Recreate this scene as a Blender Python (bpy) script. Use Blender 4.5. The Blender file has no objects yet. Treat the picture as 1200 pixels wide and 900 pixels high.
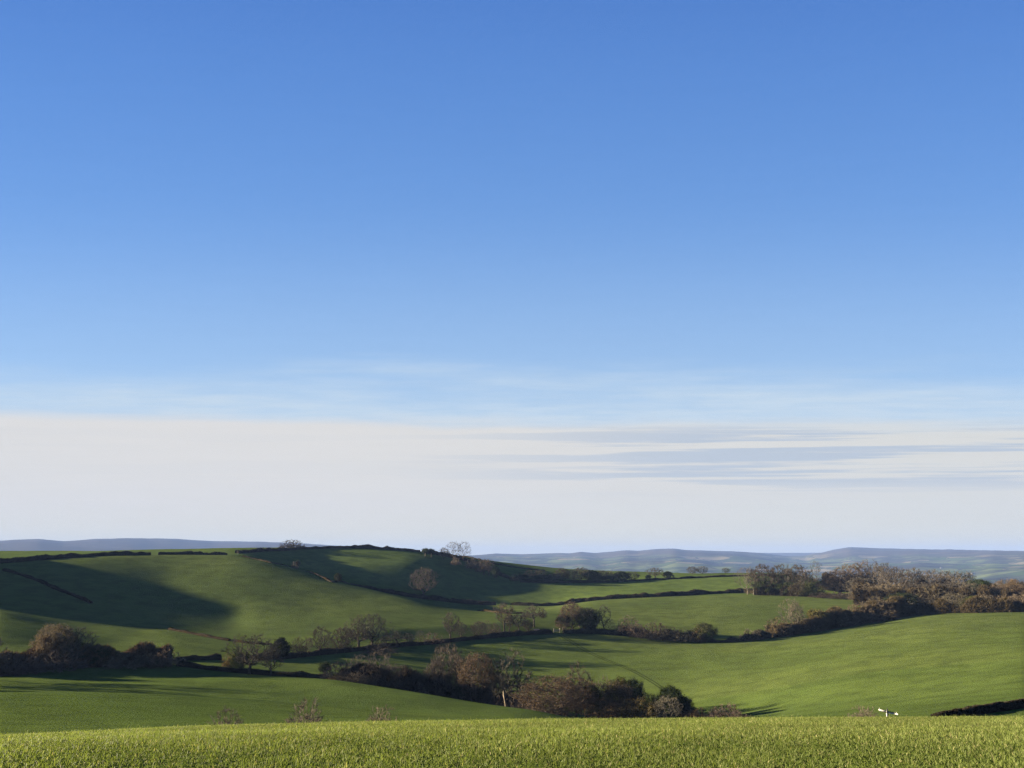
import bpy, math, random
import numpy as np

# ------------------------------------------------------------------ scene
sc = bpy.context.scene
COL = sc.collection
SEED = 7
R = math.radians
F = 940.0
Y0 = 655.0
PITCH = math.atan((Y0 - 450.0) / F)
CP, SP = math.cos(PITCH), math.sin(PITCH)
CAMZ = 1.6
SUN_EL = 10.5
SUN_AZ = -84.0          # degrees from the view direction, negative = left


def ray(x, y):
    """horizontal direction (unit) and rise per metre for a picture point"""
    u = (np.asarray(x, float) - 600.0) / F
    v = (450.0 - np.asarray(y, float)) / F
    dx, dy, dz = u, CP - v * SP, SP + v * CP
    h = np.hypot(dx, dy)
    return dx / h, dy / h, dz / h


def project(X, Y, Z):
    Z = Z - CAMZ
    fw = Y * CP + Z * SP
    up = -Y * SP + Z * CP
    return 600 + F * X / fw, 450 - F * up / fw


# ------------------------------------------------------------------ terrain
# lines of the land, near to far: for each a run of (x, y, distance)
LINES = [
    [(0, 1150, 3), (1200, 1150, 3)],
    [(0, 917, 6.5), (600, 905, 6.5), (1200, 904, 6.5)],
    [(-100, 869, 12), (0, 866, 12), (200, 857.5, 12), (400, 852, 12), (600, 849, 12), (800, 848, 12), (1200, 847, 12)],
    [(0, 892, 40), (400, 876, 40), (800, 868, 40), (1200, 862, 40)],
    [(0, 868, 92), (200, 861, 92), (400, 856, 92), (600, 852, 95), (800, 851, 95), (1000, 846, 98), (1100, 842, 105), (1200, 841, 110), (1300, 838, 110)],
    [(0, 810, 192), (100, 811.5, 189), (200, 815, 184), (300, 822, 178), (450, 831, 170), (600, 838, 163), (700, 848, 163), (800, 848, 166),
     (900, 844, 165), (1000, 837, 160), (1100, 830, 150), (1200, 824, 142)],
    [(0, 811.5, 216), (100, 813, 213), (200, 817, 208), (300, 824, 200), (450, 832, 190), (600, 838.5, 181), (700, 849, 181), (800, 849, 184),
     (900, 841, 190), (1000, 828, 190), (1100, 817, 184), (1200, 808, 178)],
    [(0, 797, 248), (200, 794, 248), (300, 797, 238), (400, 804, 222), (500, 815, 210), (625, 830, 200), (700, 846, 200), (800, 846, 204),
     (900, 833, 218), (1000, 814, 220), (1100, 801, 220), (1200, 791, 220)],
    [(0, 790, 268), (50, 784, 268), (100, 781.5, 268), (200, 780, 268), (260, 787, 264), (300, 791, 262), (390, 798, 256), (500, 821, 248),
     (600, 838, 244), (700, 846, 240), (800, 840, 240), (870, 830, 242), (1000, 801, 246), (1200, 779, 250)],
    [(0, 768, 300), (100, 770, 300), (200, 776, 290), (260, 776, 294), (320, 779, 295), (400, 781, 300), (500, 792, 300), (600, 800, 300), (700, 803, 300),
     (800, 800, 300), (900, 789, 300), (1000, 774, 300), (1100, 764, 300), (1200, 757, 300)],
    [(0, 757, 325), (100, 761, 325), (205, 772, 300), (260, 773, 303), (320, 773, 312), (370, 768, 330), (430, 761, 350), (455, 759, 355),
     (520, 753, 375), (600, 745, 395), (650, 742, 405), (700, 742, 410), (780, 750, 402), (850, 753, 402), (900, 748, 415), (950, 740, 440),
     (1000, 732, 460), (1060, 722.5, 480), (1100, 719, 490), (1200, 716.5, 500)],
    [(0, 725, 378), (50, 735, 366), (110, 749, 350), (150, 747, 362), (197, 737, 385), (270, 751, 360), (300, 755, 350), (370, 757, 350), (430, 752, 368),
     (520, 745, 385), (600, 736, 405), (650, 732, 418), (700, 733, 425), (780, 742, 418), (850, 745, 418), (900, 738, 432), (950, 730, 458),
     (1000, 721, 490), (1100, 712, 525), (1200, 710, 540)],
    [(0, 716, 415), (110, 741, 375), (200, 728, 410), (270, 735, 405), (300, 742, 385), (370, 744, 378), (450, 738, 385), (520, 734, 398), (600, 728, 416),
     (650, 724, 440), (700, 724, 455), (800, 729, 450), (900, 725, 465), (1000, 710, 520), (1100, 706, 550), (1200, 705, 570)],
    [(0, 693, 465), (100, 692, 468), (200, 691, 478), (300, 699, 455), (400, 711, 436), (480, 721, 425), (560, 724, 432), (600, 721, 445), (650, 716, 480),
     (700, 709, 520), (800, 709, 530), (900, 706, 540), (1000, 704, 555), (1100, 702, 580), (1200, 702, 600)],
    [(0, 661, 545), (75, 655.5, 565), (120, 652.5, 575), (200, 650, 590), (280, 649.5, 590), (320, 659, 565), (400, 683, 515), (480, 702, 478), (520, 711, 470),
     (560, 717, 468), (600, 717, 478), (650, 713, 520), (700, 704.5, 575), (780, 700, 590), (870, 697, 600), (1000, 698, 600), (1200, 698, 640)],
    [(0, 662, 575), (120, 655, 605), (200, 652, 620), (280, 651, 622), (320, 663, 600), (400, 693, 560), (480, 712, 540), (520, 717, 535), (560, 718.5, 535),
     (600, 713, 560), (650, 712, 590), (700, 703.5, 598), (780, 698, 615), (870, 695, 625), (1000, 696, 620), (1200, 697, 660)],
    [(0, 657, 640), (120, 652, 660), (200, 649.5, 670), (280, 648, 670), (320, 655, 665), (390, 683, 615), (430, 690, 612), (480, 699, 610), (540, 706.5, 608), (600, 708, 612),
     (650, 709, 620), (700, 700, 630), (780, 694, 645), (870, 690, 650), (1000, 694, 640), (1200, 696, 680)],
    [(0, 651, 730), (120, 647, 730), (200, 645, 720), (280, 643.5, 710), (330, 647, 710), (380, 652, 705), (430, 653, 702), (480, 656, 700), (520, 664, 695), (560, 676, 690), (600, 682, 690),
     (660, 683, 700), (725, 682, 715), (780, 679, 730), (850, 676, 750), (920, 675, 760), (1000, 690, 690), (1200, 694, 720)],
    [(0, 646, 850), (120, 645, 800), (200, 644, 770), (280, 642.5, 750), (340, 641, 748), (380, 640.5, 750), (430, 641, 750), (480, 645, 750), (520, 649, 752), (560, 656, 752), (600, 670, 750),
     (650, 674, 765), (725, 676, 800), (780, 673.5, 830), (850, 671.5, 860), (930, 672, 880), (1000, 690, 800), (1200, 696, 840)],
    [(0, 652, 960), (200, 650, 900), (340, 645, 830), (430, 645, 830), (500, 648, 835), (560, 655, 850), (600, 660, 870), (650, 666, 900), (700, 669, 930), (780, 671, 960), (850, 673, 980),
     (1000, 690, 960), (1200, 697, 1000)],
    [(-300, 680, 1500), (300, 680, 1500), (600, 678, 1500), (1200, 696, 1500)],
]


def gsm(a, s):
    if s < 0.3:
        return a
    n = int(s * 3) + 1
    k = np.exp(-0.5 * (np.arange(-n, n + 1) / s) ** 2)
    k /= k.sum()
    return np.convolve(np.pad(a, n, mode='edge'), k, mode='valid')


AZ_F = np.radians(np.arange(-54.0, 48.001, 0.11))
AZ_L = np.radians(np.arange(-180.0, -55.0, 3.0))
AZ_R = np.radians(np.arange(51.0, 180.0, 3.0))
AZ = np.concatenate([AZ_L, AZ_F, AZ_R])
NA = len(AZ)
rs = [1.0]
while rs[-1] < 1500:
    r_ = rs[-1]
    step = 0.35 if r_ < 14 else 1.2 if r_ < 45 else 2.2 if r_ < 900 else 12
    rs.append(r_ + step)
far_r = list(np.geomspace(1560, 18000, 150))
RS = np.array(rs + far_r)
NR = len(RS)

lr, lz = [], []
for ln in LINES:
    a = np.array(ln, float)
    xs = np.arange(a[0, 0], a[-1, 0] + 1, 4.0)
    ys = np.interp(xs, a[:, 0], a[:, 1])
    rr = np.interp(xs, a[:, 0], a[:, 2])
    ys, rr = gsm(ys, 3.0), gsm(rr, 3.0)
    dx, dy, dz = ray(xs, ys)
    az = np.arctan2(dx, dy)
    lr.append(np.interp(AZ, az, rr))
    lz.append(np.interp(AZ, az, CAMZ + rr * dz))
LR = np.array(lr)
LZ = np.array(lz)


def pchip(x, y, q):
    h = np.diff(x)
    d = np.diff(y) / h
    m = np.zeros_like(y)
    w1 = 2 * h[1:] + h[:-1]
    w2 = h[1:] + 2 * h[:-1]
    ok = d[:-1] * d[1:] > 0
    with np.errstate(divide='ignore', invalid='ignore'):
        m[1:-1] = np.where(ok, (w1 + w2) / (w1 / d[:-1] + w2 / d[1:]), 0)
    m[0], m[-1] = d[0], d[-1]
    i = np.clip(np.searchsorted(x, q) - 1, 0, len(h) - 1)
    t = (q - x[i]) / h[i]
    t = np.clip(t, 0, 1)
    return ((1 + 2 * t) * (1 - t) ** 2 * y[i] + t * (1 - t) ** 2 * h[i] * m[i]
            + t * t * (3 - 2 * t) * y[i + 1] + t * t * (t - 1) * h[i] * m[i + 1])


def sstep(a, b, x):
    t = np.clip((x - a) / (b - a), 0, 1)
    return t * t * (3 - 2 * t)


_rs = np.random.RandomState(11)
_wv = [(_rs.uniform(0, 6.28), _rs.uniform(0, 6.28), 10 ** _rs.uniform(1.5, 2.3)) for _ in range(26)]


def ripple(X, Y):
    s = 0
    for th, ph, wl in _wv:
        s = s + np.sin((X * math.cos(th) + Y * math.sin(th)) * 6.283 / wl + ph) * wl * 0.0008
    return s


Q = RS[RS <= 1500.5]
ZG = np.zeros((NA, NR))
for i in range(NA):
    o = np.argsort(LR[:, i])
    xr = np.concatenate([[0.0], LR[o, i]])
    zr = np.concatenate([[0.0], LZ[o, i]])
    zr[1] = -0.03
    ZG[i, :len(Q)] = pchip(xr, zr, Q)
# far plain and far hills: skyline as seen from here
far_prof = np.array([(-700, 640), (-200, 641), (0, 633.5), (25, 632), (47, 631.5), (75, 634), (110, 631.5), (150, 630.5), (200, 631), (250, 634), (300, 634.5),
                     (345, 636), (420, 641), (480, 647), (540, 651), (560, 650.5), (580, 648.5), (610, 649.5), (640, 648.5), (655, 648), (668, 648.5), (680, 646.5), (697, 648),
                     (720, 646), (735, 644.5), (748, 645.5), (765, 643.5), (790, 642.7), (803, 644.5), (825, 645), (860, 646), (890, 647.8), (905, 649.5),
                     (925, 652), (945, 651), (955, 648), (963, 647.5), (975, 644.5), (995, 641), (1020, 642), (1060, 643), (1105, 644), (1107, 643.5), (1140, 644.5), (1200, 645.5), (1400, 647),
                     (1900, 652)], float)
fdx, fdy, fdz = ray(far_prof[:, 0], far_prof[:, 1])
faz = np.arctan2(fdx, fdy)
el_far = gsm(np.interp(AZ, faz, fdz), 1.0)
zplain0 = ZG[:, len(Q) - 1]
rng = np.random.RandomState(5)
azp = AZ
hillnoise = sum(np.sin(azp * k + p) * a for k, p, a in [(9, 1, .5), (23, 2, .3), (51, 4, .2), (97, 0.4, .14), (190, 1.9, .08)])
peak_r = 10500 + 900 * np.sin(azp * 5.3) + 700 * np.sin(azp * 17 + 1)
is_left = 1 - sstep(R(-16), R(-8), azp)
for j in range(len(Q), NR):
    r = RS[j]
    plain = zplain0 + (-112 - zplain0) * sstep(1500, 3200, r)
    t = sstep(4200, 1, np.full(1, r))[0] if False else None
    rise = np.clip((r - 3900) / (peak_r - 3900), 0, 1)
    zp = CAMZ + el_far * peak_r
    shape = 0.5 * rise ** 1.5 + 0.5 * sstep(0.25, 1, rise)
    und = hillnoise * 26 * np.sin(rise * 3.14) + 16 * np.sin(r / 420 + azp * 21) * np.sin(rise * 3.14) + 9 * np.sin(r / 170 + azp * 53) * np.sin(rise * 3.14)
    front = plain + (zp + 112) * shape + und
    back = zp - (r - peak_r) * 0.03
    ZG[:, j] = np.where(r < peak_r, front, back)
    # a paler, farther hill showing in the gap
    gap = CAMZ + r * float((655 - 648.3) / 960)
    ridge = gap - abs(r - 15500) * 0.05
    wgt = np.exp(-((azp - R(19.2)) / R(4.5)) ** 2)
    ZG[:, j] = np.where((r > 13500) & (wgt > 0.3), np.maximum(ZG[:, j], ridge), ZG[:, j])
AA, RR = np.meshgrid(AZ, RS, indexing='ij')
XG = RR * np.sin(AA)
YG = RR * np.cos(AA)
ZG += ripple(XG, YG) * sstep(60, 160, RR) * (1 - sstep(700, 1100, RR))
# steep spur added beyond the left edge of the view, shaped to shade the hillside
wsp = np.exp(-((XG + 425) / 48) ** 2) * sstep(348, 392, YG) * (1 - sstep(500, 575, YG)) * (1 - sstep(R(-36.0), R(-33.2), AA))
ZG = ZG * (1 - wsp) + (24 + 7 * sstep(412, 450, YG) - 7 * sstep(480, 515, YG)) * wsp
# behind and far to the sides the land is open rolling field
wb = sstep(R(60), R(100), np.abs(AA))
ZG = ZG * (1 - wb) + wb * (-0.012 * np.minimum(RR, 1500) + 0.6 * np.sin(XG / 60) * sstep(10, 80, RR) - 90 * sstep(2500, 9000, RR))


def gz(az, r):
    az = np.asarray(az, float); r = np.asarray(r, float)
    i = np.clip(np.searchsorted(AZ, az) - 1, 0, NA - 2)
    j = np.clip(np.searchsorted(RS, r) - 1, 0, NR - 2)
    s = np.clip((az - AZ[i]) / (AZ[i + 1] - AZ[i]), 0, 1)
    t = np.clip((r - RS[j]) / (RS[j + 1] - RS[j]), 0, 1)
    return (ZG[i, j] * (1 - s) * (1 - t) + ZG[i + 1, j] * s * (1 - t) + ZG[i, j + 1] * (1 - s) * t + ZG[i + 1, j + 1] * s * t)


def gxy(X, Y):
    return gz(np.arctan2(X, Y), np.hypot(X, Y))


def at_r(x, r, y=720):
    """ground point at picture column x, r metres away"""
    for _ in range(3):
        dx, dy, dz = ray(x, y)
        az = math.atan2(dx, dy)
        z = float(gz(az, r))
        X, Y = r * math.sin(az), r * math.cos(az)
        y = float(project(X, Y, z)[1])
    return X, Y, z


def at_y(x, y, r0, r1):
    """ground point seen at (x, y) between the distances r0 and r1"""
    dx, dy, dz = ray(x, y)
    az = math.atan2(dx, dy)
    rr = np.arange(r0, r1, 0.5)
    z = gz(np.full(len(rr), az), rr)
    _, py = project(rr * math.sin(az), rr * math.cos(az), z)
    k = int(np.argmin(np.abs(py - y)))
    r = rr[k]
    return r * math.sin(az), r * math.cos(az), float(z[k])


# ------------------------------------------------------------------ helpers
def link(o, parent=None):
    COL.objects.link(o)
    if parent is not None:
        o.parent = parent
    return o


def raw_mesh(name, co, loops, counts, mat=None, mat_idx=None, smooth=False):
    me = bpy.data.meshes.new(name)
    co = np.asarray(co, np.float32)
    loops = np.asarray(loops, np.int32)
    counts = np.asarray(counts, np.int32)
    me.vertices.add(len(co)); me.vertices.foreach_set('co', co.ravel())
    me.loops.add(len(loops)); me.loops.foreach_set('vertex_index', loops)
    me.polygons.add(len(counts))
    st = np.concatenate([[0], np.cumsum(counts)[:-1]]).astype(np.int32)
    me.polygons.foreach_set('loop_start', st)
    me.polygons.foreach_set('loop_total', counts)
    for m in (mat if isinstance(mat, (list, tuple)) else [mat]):
        if m: me.materials.append(m)
    if mat_idx is not None:
        me.polygons.foreach_set('material_index', np.asarray(mat_idx, np.int32))
    if smooth:
        me.polygons.foreach_set('use_smooth', np.ones(len(counts), bool))
    me.update(calc_edges=True)
    return me


def tag(o, label=None, cat=None, group=None, kind=None):
    if label: o['label'] = label
    if cat: o['category'] = cat
    if group: o['group'] = group
    if kind: o['kind'] = kind
    return o


class NT:
    """small node-tree writer"""
    def __init__(self, tree):
        self.t = tree; self.n = tree.nodes; self.l = tree.links

    def new(self, typ, **kw):
        n = self.n.new(typ)
        for k, v in kw.items():
            if k.startswith('_'):
                n.inputs[int(k[1:])].default_value = v
            else:
                setattr(n, k, v)
        return n

    def math(self, op, a, b=None, c=None, clamp=False):
        n = self.n.new('ShaderNodeMath'); n.operation = op; n.use_clamp = clamp
        for i, v in enumerate((a, b, c)):
            if v is None: continue
            if isinstance(v, (int, float)): n.inputs[i].default_value = v
            else: self.l.new(v, n.inputs[i])
        return n.outputs[0]

    def mix(self, fac, a, b, mode='MIX'):
        n = self.n.new('ShaderNodeMix'); n.data_type = 'RGBA'; n.blend_type = mode
        for k, v in ((0, fac), (6, a), (7, b)):
            if isinstance(v, (int, float)): n.inputs[k].default_value = v
            elif isinstance(v, tuple): n.inputs[k].default_value = (*v[:3], 1)
            else: self.l.new(v, n.inputs[k])
        return n.outputs[2]

    def ramp(self, fac, lo, hi):
        n = self.n.new('ShaderNodeMapRange'); n.interpolation_type = 'SMOOTHSTEP'
        self.l.new(fac, n.inputs[0]); n.inputs[1].default_value = lo; n.inputs[2].default_value = hi
        return n.outputs[0]

    def noise(self, vec, scale, detail=3, rough=0.5, sc3=None, rot=None):
        if sc3 or rot:
            m = self.n.new('ShaderNodeMapping')
            if sc3: m.inputs['Scale'].default_value = sc3
            if rot: m.inputs['Rotation'].default_value = rot
            self.l.new(vec, m.inputs[0]); vec = m.outputs[0]
        n = self.n.new('ShaderNodeTexNoise'); n.inputs['Scale'].default_value = scale
        n.inputs['Detail'].default_value = detail; n.inputs['Roughness'].default_value = rough
        self.l.new(vec, n.inputs['Vector'])
        return n.outputs[0]


def new_mat(name):
    m = bpy.data.materials.new(name); m.use_nodes = True
    nt = NT(m.node_tree)
    b = m.node_tree.nodes['Principled BSDF']
    b.inputs['Roughness'].default_value = 0.9
    b.inputs['Specular IOR Level'].default_value = 0.0
    return m, nt, b


# ------------------------------------------------------------------ materials
def mat_field():
    m, t, b = new_mat('field grass')
    g = t.new('ShaderNodeNewGeometry').outputs['Position']
    att = t.new('ShaderNodeAttribute', attribute_name='tint')
    n1 = t.noise(g, 0.012, 4, 0.55)
    n2 = t.noise(g, 0.11, 5, 0.6)
    n3 = t.noise(g, 0.5, 4, 0.6, sc3=(0.12, 2.2, 1), rot=(0, 0, R(8)))
    n4 = t.noise(g, 1.3, 6, 0.7)
    base = t.mix(t.ramp(n1, 0.35, 0.65), (0.052, 0.072, 0.0165), (0.066, 0.085, 0.0195))
    c = t.mix(t.math('MULTIPLY', t.ramp(n2, 0.38, 0.66), 0.75), base, (0.036, 0.049, 0.0125))
    c = t.mix(t.math('MULTIPLY', t.ramp(n3, 0.45, 0.68), 0.45), c, (0.028, 0.041, 0.0105))
    c = t.mix(t.math('MULTIPLY', t.ramp(n4, 0.45, 0.75), 0.35), c, (0.088, 0.095, 0.028))
    c = t.mix(1.0, c, att.outputs['Color'], 'MULTIPLY')
    t.l.new(c, b.inputs['Base Color'])
    bp = t.new('ShaderNodeBump'); bp.inputs['Strength'].default_value = 0.6; bp.inputs['Distance'].default_value = 0.3
    h = t.math('ADD', t.noise(g, 2.2, 5, 0.7), t.math('MULTIPLY', n3, 0.5))
    t.l.new(h, bp.inputs['Height']); t.l.new(bp.outputs[0], b.inputs['Normal'])
    return m


def mat_far():
    m, t, b = new_mat('distant farmland')
    g = t.new('ShaderNodeNewGeometry').outputs['Position']
    mp = t.new('ShaderNodeMapping'); mp.inputs['Scale'].default_value = (1, 1, 0); mp.inputs['Rotation'].default_value = (0, 0, 0.4)
    t.l.new(g, mp.inputs[0])
    w = t.new('ShaderNodeTexNoise'); w.inputs['Scale'].default_value = 0.002
    t.l.new(mp.outputs[0], w.inputs['Vector'])
    va = t.new('ShaderNodeVectorMath', operation='SCALE'); va.inputs[3].default_value = 350
    t.l.new(w.outputs['Color'], va.inputs[0])
    vb = t.new('ShaderNodeVectorMath', operation='ADD')
    t.l.new(mp.outputs[0], vb.inputs[0]); t.l.new(va.outputs[0], vb.inputs[1])
    v = t.new('ShaderNodeTexVoronoi', feature='F1', distance='CHEBYCHEV'); v.inputs['Scale'].default_value = 0.0042
    t.l.new(vb.outputs[0], v.inputs['Vector'])
    sep = t.new('ShaderNodeSeparateColor'); t.l.new(v.outputs['Color'], sep.inputs[0])
    e = t.new('ShaderNodeTexVoronoi', feature='DISTANCE_TO_EDGE'); e.inputs['Scale'].default_value = 0.0042
    t.l.new(vb.outputs[0], e.inputs['Vector'])
    c = t.mix(t.ramp(sep.outputs[0], 0.2, 0.8), (0.030, 0.046, 0.013), (0.066, 0.080, 0.027))
    c = t.mix(t.ramp(sep.outputs[1], 0.72, 0.78), c, (0.13, 0.11, 0.06))
    woods = t.ramp(t.noise(mp.outputs[0], 0.0011, 5, 0.6), 0.47, 0.56)
    c = t.mix(woods, c, (0.020, 0.020, 0.014))
    c = t.mix(t.math('SUBTRACT', 1.0, t.ramp(e.outputs[0], 0.02, 0.07)), c, (0.03, 0.034, 0.02))
    # heather moor on the tops
    sz = t.new('ShaderNodeSeparateXYZ'); t.l.new(g, sz.inputs[0])
    hz = t.math('ADD', sz.outputs[2], t.math('MULTIPLY', t.noise(g, 0.0012, 4), 90.0))
    c = t.mix(t.math('MULTIPLY', t.ramp(hz, 45, 110), 0.9), c, (0.040, 0.033, 0.028))
    t.l.new(c, b.inputs['Base Color'])
    return m


def mat_plant(name, col, var=0.35, trans=0.0, rough=0.95, use_obj=True, spec=0.0, sc_=1.0):
    m, t, b = new_mat(name)
    g = t.new('ShaderNodeTexCoord').outputs['Object']
    n1 = t.noise(g, 0.7 * sc_, 3)
    n2 = t.noise(g, 5.0 * sc_, 2)
    c = t.mix(t.ramp(n1, 0.35, 0.65), tuple(v * (1 - var) for v in col), tuple(v * (1 + var) for v in col))
    c = t.mix(t.math('MULTIPLY', n2, 0.5), c, tuple(v * 0.6 for v in col))
    if use_obj:
        oi = t.new('ShaderNodeObjectInfo')
        c = t.mix(1.0, c, oi.outputs['Color'], 'MULTIPLY')
        k = t.math('ADD', t.math('MULTIPLY', oi.outputs['Random'], 0.3), 0.85)
        cc = t.new('ShaderNodeCombineColor')
        for i in range(3): t.l.new(k, cc.inputs[i])
        c = t.mix(1.0, c, cc.outputs[0], 'MULTIPLY')
    t.l.new(c, b.inputs['Base Color'])
    b.inputs['Roughness'].default_value = rough
    b.inputs['Specular IOR Level'].default_value = spec
    if trans > 0:
        tr = t.new('ShaderNodeBsdfTranslucent'); t.l.new(c, tr.inputs[0])
        mx = t.new('ShaderNodeMixShader'); mx.inputs[0].default_value = trans
        t.l.new(b.outputs[0], mx.inputs[1]); t.l.new(tr.outputs[0], mx.inputs[2])
        out = t.n['Material Output']; t.l.new(mx.outputs[0], out.inputs[0])
    return m


M_FIELD = mat_field()
M_FAR = mat_far()
M_BARK = mat_plant('bark', (0.085, 0.074, 0.058))
M_TWIG = mat_plant('bare twigs', (0.074, 0.065, 0.049))
M_LEAF = mat_plant('dry brown leaves', (0.080, 0.061, 0.036), trans=0.2)
M_IVY = mat_plant('evergreen leaves', (0.030, 0.037, 0.014), trans=0.1)
M_HEDGE = mat_plant('hedge twigs', (0.048, 0.042, 0.026), sc_=0.4)
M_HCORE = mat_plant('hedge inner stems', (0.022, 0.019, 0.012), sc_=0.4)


# ------------------------------------------------------------------ ground
def build_ground():
    n = NA * NR
    co = np.stack([XG, YG, ZG], -1).reshape(-1, 3)
    co = np.vstack([co, [[0, 0, 0.0]]])
    ii, jj = np.meshgrid(np.arange(NA), np.arange(NR - 1), indexing='ij')
    i2 = (ii + 1) % NA
    a = ii * NR + jj; b_ = ii * NR + jj + 1; c = i2 * NR + jj + 1; d = i2 * NR + jj
    quads = np.stack([a, b_, c, d], -1).reshape(-1, 4)
    fan = np.stack([np.full(NA, n), np.arange(NA) * NR, ((np.arange(NA) + 1) % NA) * NR], -1)
    loops = np.concatenate([quads.ravel(), fan.ravel()])
    counts = np.concatenate([np.full(len(quads), 4), np.full(NA, 3)])
    mi = np.concatenate([(RS[jj] > 1450).astype(int).ravel(), np.zeros(NA, int)])
    me = raw_mesh('ground', co, loops, counts, [M_FIELD, M_FAR], mi, smooth=True)
    att = me.color_attributes.new('tint', 'FLOAT_COLOR', 'POINT')
    tint = np.ones((len(co), 4), np.float32)
    # crops and leys differ a little from field to field
    px, py = project(co[:, 0], co[:, 1], co[:, 2])
    r = np.hypot(co[:, 0], co[:, 1])
    fi = np.digitize(r, [60, 215, 262, 380, 600])
    cols = np.array([(1.0, 1.04, 0.8), (0.86, 0.92, 0.9), (0.9, 0.95, .9), (1.0, 1.0, 1.0), (1.0, 0.98, 1.05), (0.98, 1.03, 1.0)])
    tint[:, :3] = cols[fi]
    att.data.foreach_set('color', tint.ravel())
    o = link(bpy.data.objects.new('ground', me)); tag(o, kind='structure')
    return o


build_ground()

# ------------------------------------------------------------------ trees
def leafy(rs_, pts, dirs, size, spread):
    """small leaf faces scattered round the given points"""
    n = len(pts)
    a = rs_.normal(size=(n, 3)); a /= np.linalg.norm(a, axis=1)[:, None]
    b_ = np.cross(a, rs_.normal(size=(n, 3))); b_ /= np.linalg.norm(b_, axis=1)[:, None]
    s = size * rs_.uniform(0.6, 1.4, (n, 1))
    p = pts + rs_.normal(size=(n, 3)) * spread
    return p - a * s, p + a * s * 0.9 + b_ * s * 0.2, p + b_ * s * 1.3


def skeleton(rs_, H, trunk, rx, shape, n, bf=0.35, lean=0.0, lump=0.25, z0=None):
    """grow branches through a cloud of points inside the crown"""
    cz0 = z0 if z0 is not None else trunk
    Hc = H - cz0
    pts = []
    k1, k2 = rs_.uniform(0, 6.28, 2)
    while len(pts) < n:
        p = rs_.uniform(-1, 1, 3)
        q = np.linalg.norm(p)
        if q > 1: continue
        if rs_.rand() > 0.25 + 0.75 * q ** 2: continue
        th = math.atan2(p[1], p[0])
        L = 1 + lump * (math.sin(2 * th + k1 + 2 * p[2]) * 0.5 + math.sin(5 * th + k2 - 3 * p[2]) * 0.5)
        if shape == 'dome':
            if p[2] < -0.35 * (1 - q): p[2] = -p[2] * 0.4
            zz = cz0 + Hc * (0.05 + 0.95 * max(p[2], -0.05))
            if p[2] < 0: zz = cz0 + Hc * 0.1 * rs_.rand()
        elif shape == 'cone':
            f = (1 - p[2]) / 2
            L *= 0.25 + 0.95 * f
            zz = cz0 + Hc * (p[2] + 1) / 2
        elif shape == 'vase':
            f = (p[2] + 1) / 2
            L *= 0.55 + 0.55 * f
            zz = cz0 + Hc * f
        else:
            zz = cz0 + Hc * (p[2] + 1) / 2
        pts.append((p[0] * rx * L + lean * (zz / H) * rx, p[1] * rx * L, zz * (1 + 0.05 * (L - 1))))
    pts = np.array(pts)
    tn = max(2, int(trunk / (H * 0.08)))
    nodes = [np.array([lean * rx * 0.4 * (i / tn) ** 2 + rs_.normal() * 0.05 * (i > 0), rs_.normal() * 0.05 * (i > 0), trunk * i / tn]) for i in range(tn + 1)]
    par = [-1] + list(range(tn))
    N = len(pts)
    plen = [trunk * i / tn for i in range(tn + 1)]
    best = np.full(N, 1e9); bestn = np.zeros(N, int)
    for k in range(max(1, tn - 1), tn + 1):
        d = np.linalg.norm(pts - nodes[k], axis=1)
        c = d + bf * plen[k]
        u = c < best; best[u] = c[u]; bestn[u] = k
    done = np.zeros(N, bool)
    for _ in range(N):
        j = int(np.argmin(np.where(done, 1e9, best)))
        done[j] = True
        k = bestn[j]
        d = float(np.linalg.norm(pts[j] - nodes[k]))
        nodes.append(pts[j]); par.append(k); plen.append(plen[k] + d)
        dd = np.linalg.norm(pts - pts[j], axis=1)
        c = dd + bf * plen[-1]
        u = (c < best) & ~done
        best[u] = c[u]; bestn[u] = len(nodes) - 1
    nodes = np.array(nodes); par = np.array(par)
    w = np.zeros(len(nodes))
    haschild = np.zeros(len(nodes), bool)
    haschild[par[par >= 0]] = True
    w[~haschild] = 1
    for i in range(len(nodes) - 1, 0, -1):
        w[par[i]] += w[i]
    return nodes, par, w, haschild, tn


PROTO = {}


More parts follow.
